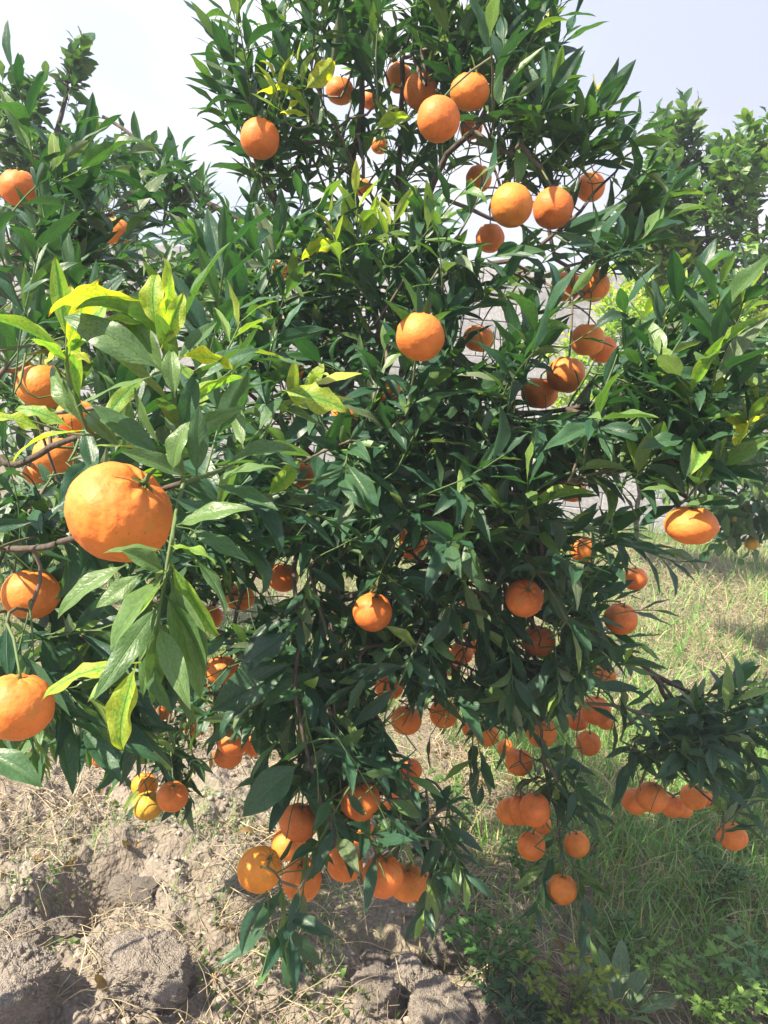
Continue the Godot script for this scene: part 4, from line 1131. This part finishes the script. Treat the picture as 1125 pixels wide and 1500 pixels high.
# ------------------------------------------------------------------ ground and wall
func bare(x: float, z: float) -> float:
	# where the soil lies broken and open: the near left, and a bank along the bottom
	var m := n2.get_noise_2d(x * 1.4 + 9.0, z * 1.4) * 0.35
	var a := smoothstep(-0.12, -0.42, x + m) * smoothstep(-3.4, -2.5, z)
	var b := smoothstep(-1.86, -1.72, z + m * 0.3) * smoothstep(0.55, 0.3, x)
	return clampf(maxf(a, b), 0.0, 1.0)


func ground_height(x: float, z: float) -> float:
	var near := smoothstep(-9.0, -4.0, z)
	var h := 0.05 * n2.get_noise_2d(x, z) + 0.02 * n1.get_noise_2d(x * 2.0, z * 2.0) * near
	var b := bare(x, z)
	if b > 0.0 and z > -4.0:
		h += b * (0.05 * n1.get_noise_2d(x * 3.0, z * 3.0) + 0.045 * n1.get_noise_2d(x * 9.0, z * 9.0) + 0.035 * (0.55 - cell.get_noise_2d(x * 1.2, z * 1.2) - 0.5) + 0.014 * n1.get_noise_2d(x * 34.0, z * 34.0))
	for p in [[Vector3(-0.704, 0, -1.943), 0.11, 0.15], [Vector3(-0.748, 0, -1.84), 0.09, 0.10], [Vector3(-0.834, 0, -1.753), 0.07, 0.07], [Vector3(-0.688, 0, -2.004), 0.09, 0.07], [Vector3(0.238, 0, -1.726), 0.16, 0.09], [Vector3(0.133, 0, -1.76), 0.10, 0.08], [Vector3(0.745, 0, -2.072), 0.14, 0.06]]:
		var c: Vector3 = p[0]
		var d := Vector2(x - c.x, z - c.z).length_squared()
		h -= p[2] * exp(-d / (p[1] * p[1]))
	return h


func make_ground() -> void:
	var xs := []
	var zs := []
	var x := -1.25
	while x < 1.35:
		xs.append(x)
		x += 0.0115
	var s := 0.014
	while x < 400.0:
		xs.append(x)
		s *= 1.16
		x += s
	x = -1.25
	s = 0.014
	while x > -400.0:
		s *= 1.16
		x -= s
		xs.push_front(x)
	var z := -1.35
	while z > -2.75:
		zs.append(z)
		z -= 0.0115
	s = 0.014
	while z > -500.0:
		zs.append(z)
		s *= 1.07
		z -= s
	z = -1.35
	s = 0.014
	while z < 200.0:
		s *= 1.3
		z += s
		zs.push_front(z)
	var v := PackedVector3Array()
	var idx := PackedInt32Array()
	var col := PackedColorArray()
	for j in zs.size():
		for i in xs.size():
			var p := Vector3(xs[i], 0, zs[j])
			p.y = ground_height(p.x, p.z)
			v.append(p)
			var b := bare(p.x, p.z)
			var k := n1.get_noise_2d(p.x * 2.3 + 30.0, p.z * 2.3)
			var c := Color(0.30, 0.255, 0.18).lerp(Color(0.31, 0.265, 0.215), b)
			# patches of sandier and of darker loam, wherever they lie
			c = c.lerp(Color(0.36, 0.31, 0.25), clampf(k * 0.9, 0.0, 0.5))
			c = c.lerp(Color(0.21, 0.17, 0.135), clampf(-k * 0.8, 0.0, 0.35))
			if p.z < -3.2:
				var g := n2.get_noise_2d(p.x * 1.2, p.z * 0.9)
				c = c.lerp(Color(0.24, 0.26, 0.09), smoothstep(-0.1, 0.35, g) * smoothstep(-3.2, -4.2, p.z) * 0.6)
			col.append(c)
	var n := xs.size()
	for j in zs.size() - 1:
		for i in n - 1:
			var a := j * n + i
			idx.append_array([a, a + n, a + 1, a + 1, a + n, a + n + 1])
	var m := committed(v, PackedVector2Array(), idx, col)
	var g := put("ground", m, M.soil, self)
	tag(g, "", "", "", "structure")


func make_wall() -> void:
	rng.seed = 606
	var at := Vector3(0.3, 0, -9.15)
	var wall := thing("block_wall", "grey concrete block wall closing the plot behind the trees", "wall", at)
	wall.rotation.y = deg_to_rad(-9)
	var blk := []
	for i in 4:
		blk.append(bevel_box(Vector3(0.388, 0.19, 0.16), 0.006, i))
	var core := BoxMesh.new()
	core.size = Vector3(14.3, 2.78, 0.135)
	put("mortar", core, M.mortar, wall, Transform3D(Basis(), Vector3(0, 1.35, 0)))
	var over := [[], [], [], []]
	var count := 0
	for row in range(13, -1, -1):
		for k in 36:
			var x := -7.2 + k * 0.4 + (0.2 if row % 2 else 0.0)
			if x > 7.0:
				continue
			var tr := Transform3D(Basis(Vector3.UP, rng.randf_range(-0.008, 0.008)), Vector3(x + 0.2 + rng.randf_range(-0.003, 0.003), 0.1 + row * 0.2 + rng.randf_range(-0.003, 0.003), rng.randf_range(-0.004, 0.006)))
			var v := rng.randi() % 4
			if x > -4.4 and x < 5.2 and count < 296:
				put("block", blk[v], M["block%d" % (rng.randi() % 4)], wall, tr)
				count += 1
			else:
				over[v].append(tr)
	for i in 4:
		var cols := []
		for t in over[i]:
			cols.append(Color.WHITE)
		many("blocks", blk[i], M["block%d" % i], over[i], cols, wall)


func bevel_box(size: Vector3, bevel: float, seed_: int) -> ArrayMesh:
	var v := PackedVector3Array()
	var idx := PackedInt32Array()
	var n := FastNoiseLite.new()
	n.seed = seed_
	n.frequency = 9.0
	# rings along z: front chamfer, front edge, back edge, back
	for r in [[size.z * 0.5, bevel], [size.z * 0.5 - bevel, 0.0], [-size.z * 0.5, 0.0]]:
		for k in 24:
			var side := k / 6
			var t := (k % 6) / 6.0 * 2.0 - 1.0
			var hx: float = size.x * 0.5 - r[1]
			var hy: float = size.y * 0.5 - r[1]
			var p := [Vector3(hx * t, hy, 0), Vector3(hx, -hy * t, 0), Vector3(-hx * t, -hy, 0), Vector3(-hx, hy * t, 0)][side] as Vector3
			p.z = r[0]
			var e := n.get_noise_3dv(p) * 0.006
			v.append(p * (1.0 - absf(e)))
	for r in 2:
		for k in 24:
			var a := r * 24 + k
			var b := r * 24 + (k + 1) % 24
			idx.append_array([a, a + 24, b, b, a + 24, b + 24])
	v.append(Vector3(0, 0, size.z * 0.5))
	for k in 24:
		idx.append_array([72, k, (k + 1) % 24])
	var st := SurfaceTool.new()
	st.begin(Mesh.PRIMITIVE_TRIANGLES)
	st.set_smooth_group(-1)
	for i in idx:
		st.add_vertex(v[i])
	st.generate_normals()
	return st.commit()


# ------------------------------------------------------------------ soil, grass, weeds
func clod_shape(seed_: int, n: int, rough: float) -> ArrayMesh:
	var v := PackedVector3Array()
	var idx := PackedInt32Array()
	var f := FastNoiseLite.new()
	f.seed = seed_
	f.frequency = 1.0
	f.fractal_octaves = 5
	var c := FastNoiseLite.new()
	c.seed = seed_
	c.noise_type = FastNoiseLite.TYPE_CELLULAR
	c.frequency = 1.1
	rng.seed = 4400 + seed_
	var faces := []
	for i in 16:
		faces.append([rv(), rng.randf_range(0.66, 0.98)])
	for i in n + 1:
		for k in n * 2:
			var th := PI * i / n
			var ph := TAU * k / (n * 2)
			var d := Vector3(sin(th) * cos(ph), cos(th), sin(th) * sin(ph))
			var r := 1.15
			for q in faces:
				var side: float = d.dot(q[0])
				if side > 0.05:
					r = minf(r, q[1] / side)
			r += rough * (0.30 * f.get_noise_3dv(d * 0.9) - 0.22 * c.get_noise_3dv(d * 1.5) + 0.20 * f.get_noise_3dv(d * 3.6) - 0.14 * c.get_noise_3dv(d * 6.0) + 0.13 * f.get_noise_3dv(d * 11.0))
			v.append(d * r * Vector3(1, 0.8, 1))
	var w := n * 2
	for i in n:
		for k in w:
			var a := i * w + k
			var b := i * w + (k + 1) % w
			idx.append_array([a, a + w, b, b, a + w, b + w])
	return committed(v, PackedVector2Array(), idx)


func on_ground(p: Vector3) -> Vector3:
	return Vector3(p.x, ground_height(p.x, p.z), p.z)


func ribbon(pts: Array, wid: Array) -> ArrayMesh:
	# a narrow blade with a fold along the middle
	var v := PackedVector3Array()
	var idx := PackedInt32Array()
	for i in pts.size():
		v.append(pts[i] + Vector3(-wid[i], 0, wid[i] * 0.5))
		v.append(pts[i])
		v.append(pts[i] + Vector3(wid[i], 0, wid[i] * 0.5))
	for i in pts.size() - 1:
		var a := i * 3
		idx.append_array([a, a + 3, a + 1, a + 1, a + 3, a + 4, a + 1, a + 4, a + 2, a + 2, a + 4, a + 5])
	return committed(v, PackedVector2Array(), idx)


func grass_shape(bend: float) -> ArrayMesh:
	var pts := []
	var wid := []
	var p := Vector3.ZERO
	for i in 6:
		var t := i / 5.0
		var a := bend * t
		if i > 0:
			p += Vector3(0, cos(a), -sin(a)) * 0.2
		pts.append(p)
		wid.append(0.013 * (1.0 - t * t) + 0.001)
	return ribbon(pts, wid)


func straw_shape(seed_: int) -> ArrayMesh:
	# a thin dry stem lying on the ground, length 1
	rng.seed = seed_
	var pts := []
	var rad := []
	var p := Vector3(-0.5, 0, 0)
	var yaw := rng.randf_range(-0.5, 0.5)
	var lift := rng.randf_range(-0.1, 0.4)
	for i in 7:
		pts.append(p)
		rad.append(lerpf(0.010, 0.004, i / 6.0))
		yaw += rng.randf_range(-0.35, 0.35)
		lift += rng.randf_range(-0.32, 0.22)
		p += Vector3(cos(yaw) * cos(lift), sin(lift), sin(yaw) * cos(lift)) / 6.0
	return tube_mesh(pts, rad, 3)


func scatter(called: String, shapes: Array, mat: Material, count: int, lo: Vector2, hi: Vector2, keep: Callable, size: Vector2, colour: Callable, tilt: float, sink: float, label := "", kind := "", parent: Node = null) -> void:
	# one object of uncountable small growth: a parent with one batch for each shape
	var o: Node3D = parent
	if o == null:
		o = Node3D.new()
		o.name = numbered(self, called)
		add_child(o, true)
		tag(o, label, kind, "", "stuff")
	var where := []
	var cols := []
	for i in shapes.size():
		where.append([])
		cols.append([])
	for i in count:
		var x := rng.randf_range(lo.x, hi.x)
		var t := rng.randf()
		var z := lerpf(lo.y, hi.y, t)
		if rng.randf() > keep.call(x, z):
			continue
		var s := rng.randf_range(size.x, size.y)
		var b := Basis(Vector3.UP, rng.randf() * TAU)
		b = Basis(Vector3(rng.randfn(), 0, rng.randfn() + 0.001).normalized(), rng.randfn() * tilt) * b
		var k := rng.randi() % shapes.size()
		where[k].append(Transform3D(b.scaled_local(Vector3.ONE * s), Vector3(x, ground_height(x, z) + sink * s, z)))
		cols[k].append(colour.call())
	for k in shapes.size():
		if where[k].size():
			many(called + "_batch", shapes[k], mat, where[k], cols[k], o)


func lobed_shape() -> ArrayMesh:
	# a cut, toothed herb leaflet of length 1, like celery or parsley
	var v := PackedVector3Array()
	var idx := PackedInt32Array()
	var uv := PackedVector2Array()
	v.append(Vector3(0, 0.08, 0.0))
	uv.append(Vector2(0.5, 0.1))
	var n := 30
	for k in n + 1:
		var t := float(k) / n
		var a := lerpf(-2.5, 2.5, t)
		var r := (0.46 + 0.22 * cos(a * 3.6)) * (1.0 + 0.2 * (1.0 if k % 2 else -1.0))
		if absf(a) < 0.9:
			r *= 1.25
		v.append(Vector3(sin(a) * r * 0.85, 0.38 + cos(a) * r * 0.62, 0.06 * cos(a * 5.0) - 0.12 * r * r))
		uv.append(Vector2(0.5 + 0.4 * sin(a), 0.5 + 0.4 * cos(a)))
	for k in n:
		idx.append_array([0, 1 + k, 2 + k])
	return committed(v, uv, idx)


func herb(label: String, at: Vector3, tall: float, stems: int, leaf: float, tone: Color, seed_: int, shape: Mesh) -> void:
	rng.seed = seed_
	var o := thing("leafy_weed", label, "weed", on_ground(at), "leafy weeds among the straw")
	var mat: StandardMaterial3D = M.herb.duplicate()
	mat.vertex_color_use_as_albedo = false
	mat.albedo_color = tone.linear_to_srgb()
	for i in stems:
		var a := TAU * i / stems + rng.randf() * 0.8
		var out := Vector3(cos(a), 0, sin(a))
		var reach := tall * rng.randf_range(0.35, 0.85)
		var high := tall * rng.randf_range(0.55, 1.05)
		var pts := curve([Vector3(0, -0.02, 0), out * reach * 0.3 + Vector3.UP * high * 0.55, out * reach * 0.75 + Vector3.UP * high * 0.95, out * reach * 1.1 + Vector3.UP * high], 0.02)
		var rad := []
		for k in pts.size():
			rad.append(lerpf(0.0028, 0.0012, float(k) / pts.size()))
		put("stem", tube_mesh(pts, rad, 6), M.stalk, o)
		var tip: Vector3 = pts[-1]
		var dir: Vector3 = (pts[-1] - pts[-3]).normalized()
		for l in 5:
			var back: Vector3 = pts[int((pts.size() - 1) * [1.0, 0.82, 0.82, 0.62, 0.62][l])]
			var turn: float = [0.0, 0.9, -0.9, 1.1, -1.1][l]
			var d := dir.rotated(Vector3.UP, turn) + Vector3.UP * rng.randf_range(-0.3, 0.15)
			put("leaf", shape, mat, o, Transform3D(leaf_basis(d, Vector3.UP + rv() * 0.35, leaf * rng.randf_range(0.8, 1.15) * (1.0 if l < 3 else 0.8)), back))


func make_weeds() -> void:
	var lobed := lobed_shape()
	herb("dark green lobed weed beside the grey clods at the bottom centre", Vector3(0.374, 0, -1.776), 0.15, 11, 0.042, Color(0.14, 0.34, 0.09), 1, lobed)
	herb("bright green lobed weed under the lowest fruit cluster right of centre", Vector3(0.521, 0, -2.136), 0.12, 9, 0.033, Color(0.14, 0.30, 0.07), 2, lobed)
	herb("pale yellow-green weed at the bottom edge left of the strap-leaved rosette", Vector3(0.547, 0, -1.633), 0.14, 15, 0.032, Color(0.38, 0.50, 0.09), 3, lobed)
	herb("fresh green lobed weed at the bottom edge second from the right corner", Vector3(0.884, 0, -1.648), 0.17, 14, 0.046, Color(0.28, 0.50, 0.11), 4, lobed)
	herb("grey-green lobed weed in the bottom right corner", Vector3(1.072, 0, -1.709), 0.18, 13, 0.046, Color(0.20, 0.42, 0.15), 5, lobed)
	herb("low green weed in the shade behind the hanging cluster at centre", Vector3(0.32, 0, -2.413), 0.13, 9, 0.032, Color(0.12, 0.27, 0.06), 6, lobed)
	herb("small shaded weed in the straw between the rosette and the grass", Vector3(0.749, 0, -1.906), 0.10, 6, 0.04, Color(0.13, 0.26, 0.07), 7, lobed)
	herb("bluish weed on the left half of the bottom bank below the dark clods", Vector3(0.429, 0, -1.62), 0.09, 6, 0.05, Color(0.10, 0.22, 0.11), 8, lobed)
	herb("lobed weed in the grass below the single low fruit at right", Vector3(1.127, 0, -2.184), 0.12, 7, 0.05, Color(0.11, 0.26, 0.08), 9, lobed)
	# a rosette of strap leaves
	rng.seed = 77
	var o := thing("strap_leaved_weed", "grey-green rosette of broad strap leaves at the bottom right of centre", "weed", on_ground(Vector3(0.681, 0, -1.667)))
	M.strap = M.herb.duplicate()
	M.strap.vertex_color_use_as_albedo = false
	M.strap.albedo_color = lin(0.27, 0.42, 0.24)
	var strap := blade_shape(14, 6, 0.24, 0.7, 0.35, 0.2, 0.2, 1.05)
	for i in 12:
		var a := TAU * i / 12.0 + rng.randf() * 0.4
		var d := Vector3(cos(a), rng.randf_range(0.6, 2.2), sin(a))
		put("leaf", strap, M.strap, o, Transform3D(leaf_basis(d, Vector3.UP - d * 0.2, rng.randf_range(0.12, 0.19)), Vector3(cos(a), 0.2, sin(a)) * 0.01))


func straw_colour() -> Color:
	var k := rng.randf_range(0.6, 1.2)
	return (Color(0.52, 0.43, 0.27) if rng.randf() < 0.6 else Color(0.30, 0.235, 0.16)) * k


func grass_colour() -> Color:
	var k := rng.randf_range(0.75, 1.3)
	if rng.randf() < 0.16:
		return Color(0.42, 0.37, 0.18) * k
	return Color(0.12, 0.29, 0.06) * k if rng.randf() < 0.6 else Color(0.20, 0.37, 0.08) * k


func sage_colour() -> Color:
	var k := rng.randf_range(0.75, 1.3)
	return Color(0.12, 0.24, 0.05) * k if rng.randf() < 0.7 else Color(0.22, 0.32, 0.08) * k


func crumb_colour() -> Color:
	var k := rng.randf_range(0.65, 1.2)
	return Color(0.30, 0.255, 0.21) * k


func make_litter() -> void:
	var clods := [clod_shape(1, 64, 0.62), clod_shape(2, 64, 0.7), clod_shape(3, 64, 0.66)]
	rng.seed = 707
	for c in [
		[Vector3(-0.452, 0, -1.59), .085, "rounded sunlit clod of earth at the bottom left, right of the largest clod"], [Vector3(-0.739, 0, -1.497), .10, "largest pale clod of earth filling the bottom left corner"], [Vector3(-0.848, 0, -1.727), .075, "pale clod of earth at the left edge above the corner clod"],
		[Vector3(0.155, 0, -1.751), .10, "big grey shaded clod of earth under the hanging cluster at bottom centre"], [Vector3(0.23, 0, -1.59), .075, "sunlit pinkish clod of earth at the bottom edge in the centre"], [Vector3(0.323, 0, -1.629), .055, "narrow grey clod of earth right of the pinkish one at the bottom edge"],
		[Vector3(0.273, 0, -1.862), .05, "grey clod of earth beside the lobed weed, behind the big shaded clod"], [Vector3(0.075, 0, -1.813), .045, "small grey clod of earth left of the big shaded clod"], [Vector3(0.488, 0, -1.82), .035, "small clod of earth in the straw right of the dark lobed weed"],
		[Vector3(-0.79, 0, -1.875), .05, "clod of earth on the left rim of the dark hole"], [Vector3(-0.656, 0, -2.056), .05, "clod of earth on the upper rim of the dark hole"], [Vector3(-0.644, 0, -1.936), .028, "small clod of earth lying in the dark hole"],
		[Vector3(-0.576, 0, -1.902), .03, "small clod of earth at the right rim of the dark hole"], [Vector3(-0.575, 0, -1.96), .035, "clod of earth above the right rim of the dark hole"], [Vector3(0.076, 0, -1.623), .06, "clod of earth in the straw at the bottom edge left of centre"], [Vector3(0.603, 0, -1.659), .045, "shaded clod of earth among the pale weeds at the bottom"]]:
		var at := on_ground(c[0])
		var r: float = c[1]
		var o := put("soil_clod", clods[rng.randi() % 3], M.clod, self, Transform3D(Basis(Vector3.UP, rng.randf() * TAU).scaled_local(Vector3(r * rng.randf_range(0.9, 1.2), r, r)), at + Vector3.UP * r * 0.38))
		tag(o, c[2], "clod", "clods of earth on the bare soil")
	# fallen leaves
	for f in [[Vector3(-0.725, 0, -1.883), 0.07, "curled pale dry leaf lying in the dark hole", 1.3], [Vector3(-0.884, 0, -2.479), 0.07, "reddish-brown dry leaf on the soil under the left branches", 0.7], [Vector3(-0.912, 0, -2.062), 0.05, "small bleached dry leaf on the soil left of the hole", 1.6], [Vector3(0.556, 0, -1.634), 0.07, "brown dry leaf at the bottom edge among weeds", 0.8], [Vector3(-0.658, 0, -2.156), 0.05, "pale dry leaf on the crumbled soil above the hole", 1.5]]:
		var k: float = f[3]
		var dry := leaf_material(leaf_pictures(1) if not M.has("dry") else M.dry, Color(0.34, 0.22, 0.11) * k, 0.0)
		if not M.has("dry"):
			M.dry = [dry.albedo_texture, dry.heightmap_texture]
		dry.roughness = 0.8
		var o := put("dry_leaf", blade_shape(14, 6, 0.38, 1.2, 0.9, 0.5, 0.3, 0.8), dry, self, Transform3D(leaf_basis(Vector3(rng.randf_range(-1, 1), 0.15, rng.randf_range(-1, 1)), Vector3.UP, f[1]), on_ground(f[0]) + Vector3.UP * 0.012))
		tag(o, f[2], "leaf", "fallen dry leaves on the ground")
	rng.seed = 818
	scatter("leaf_litter", [blade_shape(6, 4, 0.34, 1.3, 0.9, 0.5, 0.3, 0.8), blade_shape(6, 4, 0.4, 0.6, 0.5, -0.9, 0.4, 0.8)], M.herb, 420, Vector2(-1.3, -4.5), Vector2(1.6, -1.45), func(x, z): return 0.6, Vector2(0.035, 0.075), func(): return Color(0.36, 0.23, 0.12) * rng.randf_range(0.5, 1.5), 1.3, 0.12, "scattered small dry leaves on the ground", "leaf litter")
	rng.seed = 808
	var crumbs := [clod_shape(11, 8, 1.5), clod_shape(12, 8, 1.35), clod_shape(13, 8, 1.6), clod_shape(14, 8, 1.45)]
	scatter("soil_crumbs", crumbs, M.crumb, 15000, Vector2(-1.4, -3.2), Vector2(1.1, -1.4), func(x, z): return bare(x, z) * clampf(0.25 + 1.3 * n1.get_noise_2d(x * 4.0, z * 4.0), 0.0, 1.0), Vector2(0.0015, 0.009), crumb_colour, 1.5, -0.1, "loose crumbs of grey-brown earth on the bare soil", "soil")
	var straws := []
	for i in 8:
		straws.append(straw_shape(40 + i))
	rng.seed = 909
	var thick := func(x, z): return clampf(0.55 + n1.get_noise_2d(x * 1.6 + 4.0, z * 1.6) * 1.3 - bare(x, z) * 0.36, 0.05, 1.0)
	scatter("straw", straws, M.straw, 26000, Vector2(-1.5, -3.4), Vector2(1.7, -1.4), thick, Vector2(0.05, 0.20), straw_colour, 0.35, 0.02, "tangle of dry straw and dead stems on the ground", "straw")
	var o: Node3D = get_node("straw")
	scatter("straw", straws, M.straw, 30000, Vector2(-3.0, -8.6), Vector2(4.2, -3.3), func(x, z): return clampf(0.6 + n1.get_noise_2d(x * 0.9, z * 0.9), 0.35, 1.0), Vector2(0.08, 0.26), straw_colour, 0.5, 0.03, "", "", o)
	scatter("straw", straws, M.straw, 9000, Vector2(1.5, -7.6), Vector2(3.4, -4.2), func(x, z): return clampf(0.5 + 1.4 * n1.get_noise_2d(x * 1.1 + 3.0, z * 0.9), 0.0, 1.0), Vector2(0.10, 0.24), straw_colour, 0.6, 0.06, "", "", o)
	var blades := []
	for i in 5:
		blades.append(grass_shape(0.3 + 0.38 * i))
	rng.seed = 1010
	var lush := func(x, z): return clampf(smoothstep(0.32, 0.75, x + n1.get_noise_2d(x * 2.0, z * 2.0) * 0.35) * smoothstep(-1.65, -1.95, z), 0.0, 1.0)
	scatter("grass", blades, M.blade, 16000, Vector2(0.2, -3.4), Vector2(2.0, -1.55), lush, Vector2(0.06, 0.19), grass_colour, 0.3, -0.03, "green grass growing under and right of the tree", "grass")
	o = get_node("grass")
	scatter("grass", blades, M.blade, 40000, Vector2(-3.2, -8.6), Vector2(5.2, -3.2), func(x, z): return clampf(0.5 + n2.get_noise_2d(x * 1.5, z * 1.5) * 1.2, 0.32, 1.0), Vector2(0.08, 0.28), grass_colour, 0.4, -0.03, "", "", o)
	scatter("grass", blades, M.blade, 8000, Vector2(-1.3, -3.2), Vector2(0.4, -1.45), func(x, z): return clampf(n1.get_noise_2d(x * 1.8 - 7.0, z * 1.8) * 1.8 + 0.12 - bare(x, z) * 0.2, 0.006, 1.0), Vector2(0.03, 0.11), grass_colour, 0.4, -0.03, "", "", o)
	# small round-leaved ground weeds
	var small := blade_shape(4, 2, 0.6, 0.6, 0.3, 0.0, 0.0, 0.85)
	var spots := func(x, z): return clampf(n1.get_noise_2d(x * 1.9 - 7.0, z * 1.9 + 2.0) * 2.2 - bare(x, z) * 0.12, 0.0, 1.0)
	rng.seed = 1111
	scatter("ground_weed", [small], M.herb, 16000, Vector2(-1.0, -3.0), Vector2(1.5, -1.5), spots, Vector2(0.008, 0.022), sage_colour, 0.9, 0.5, "low mat of small round-leaved ground weed", "weed")
	scatter("ground_weed", [small], M.herb, 9000, Vector2(-2.5, -6.5), Vector2(3.0, -3.0), func(x, z): return clampf(0.4 + n2.get_noise_2d(x * 1.5 + 3.0, z * 1.5), 0.0, 1.0), Vector2(0.014, 0.036), sage_colour, 0.9, 0.8, "", "", get_node("ground_weed"))
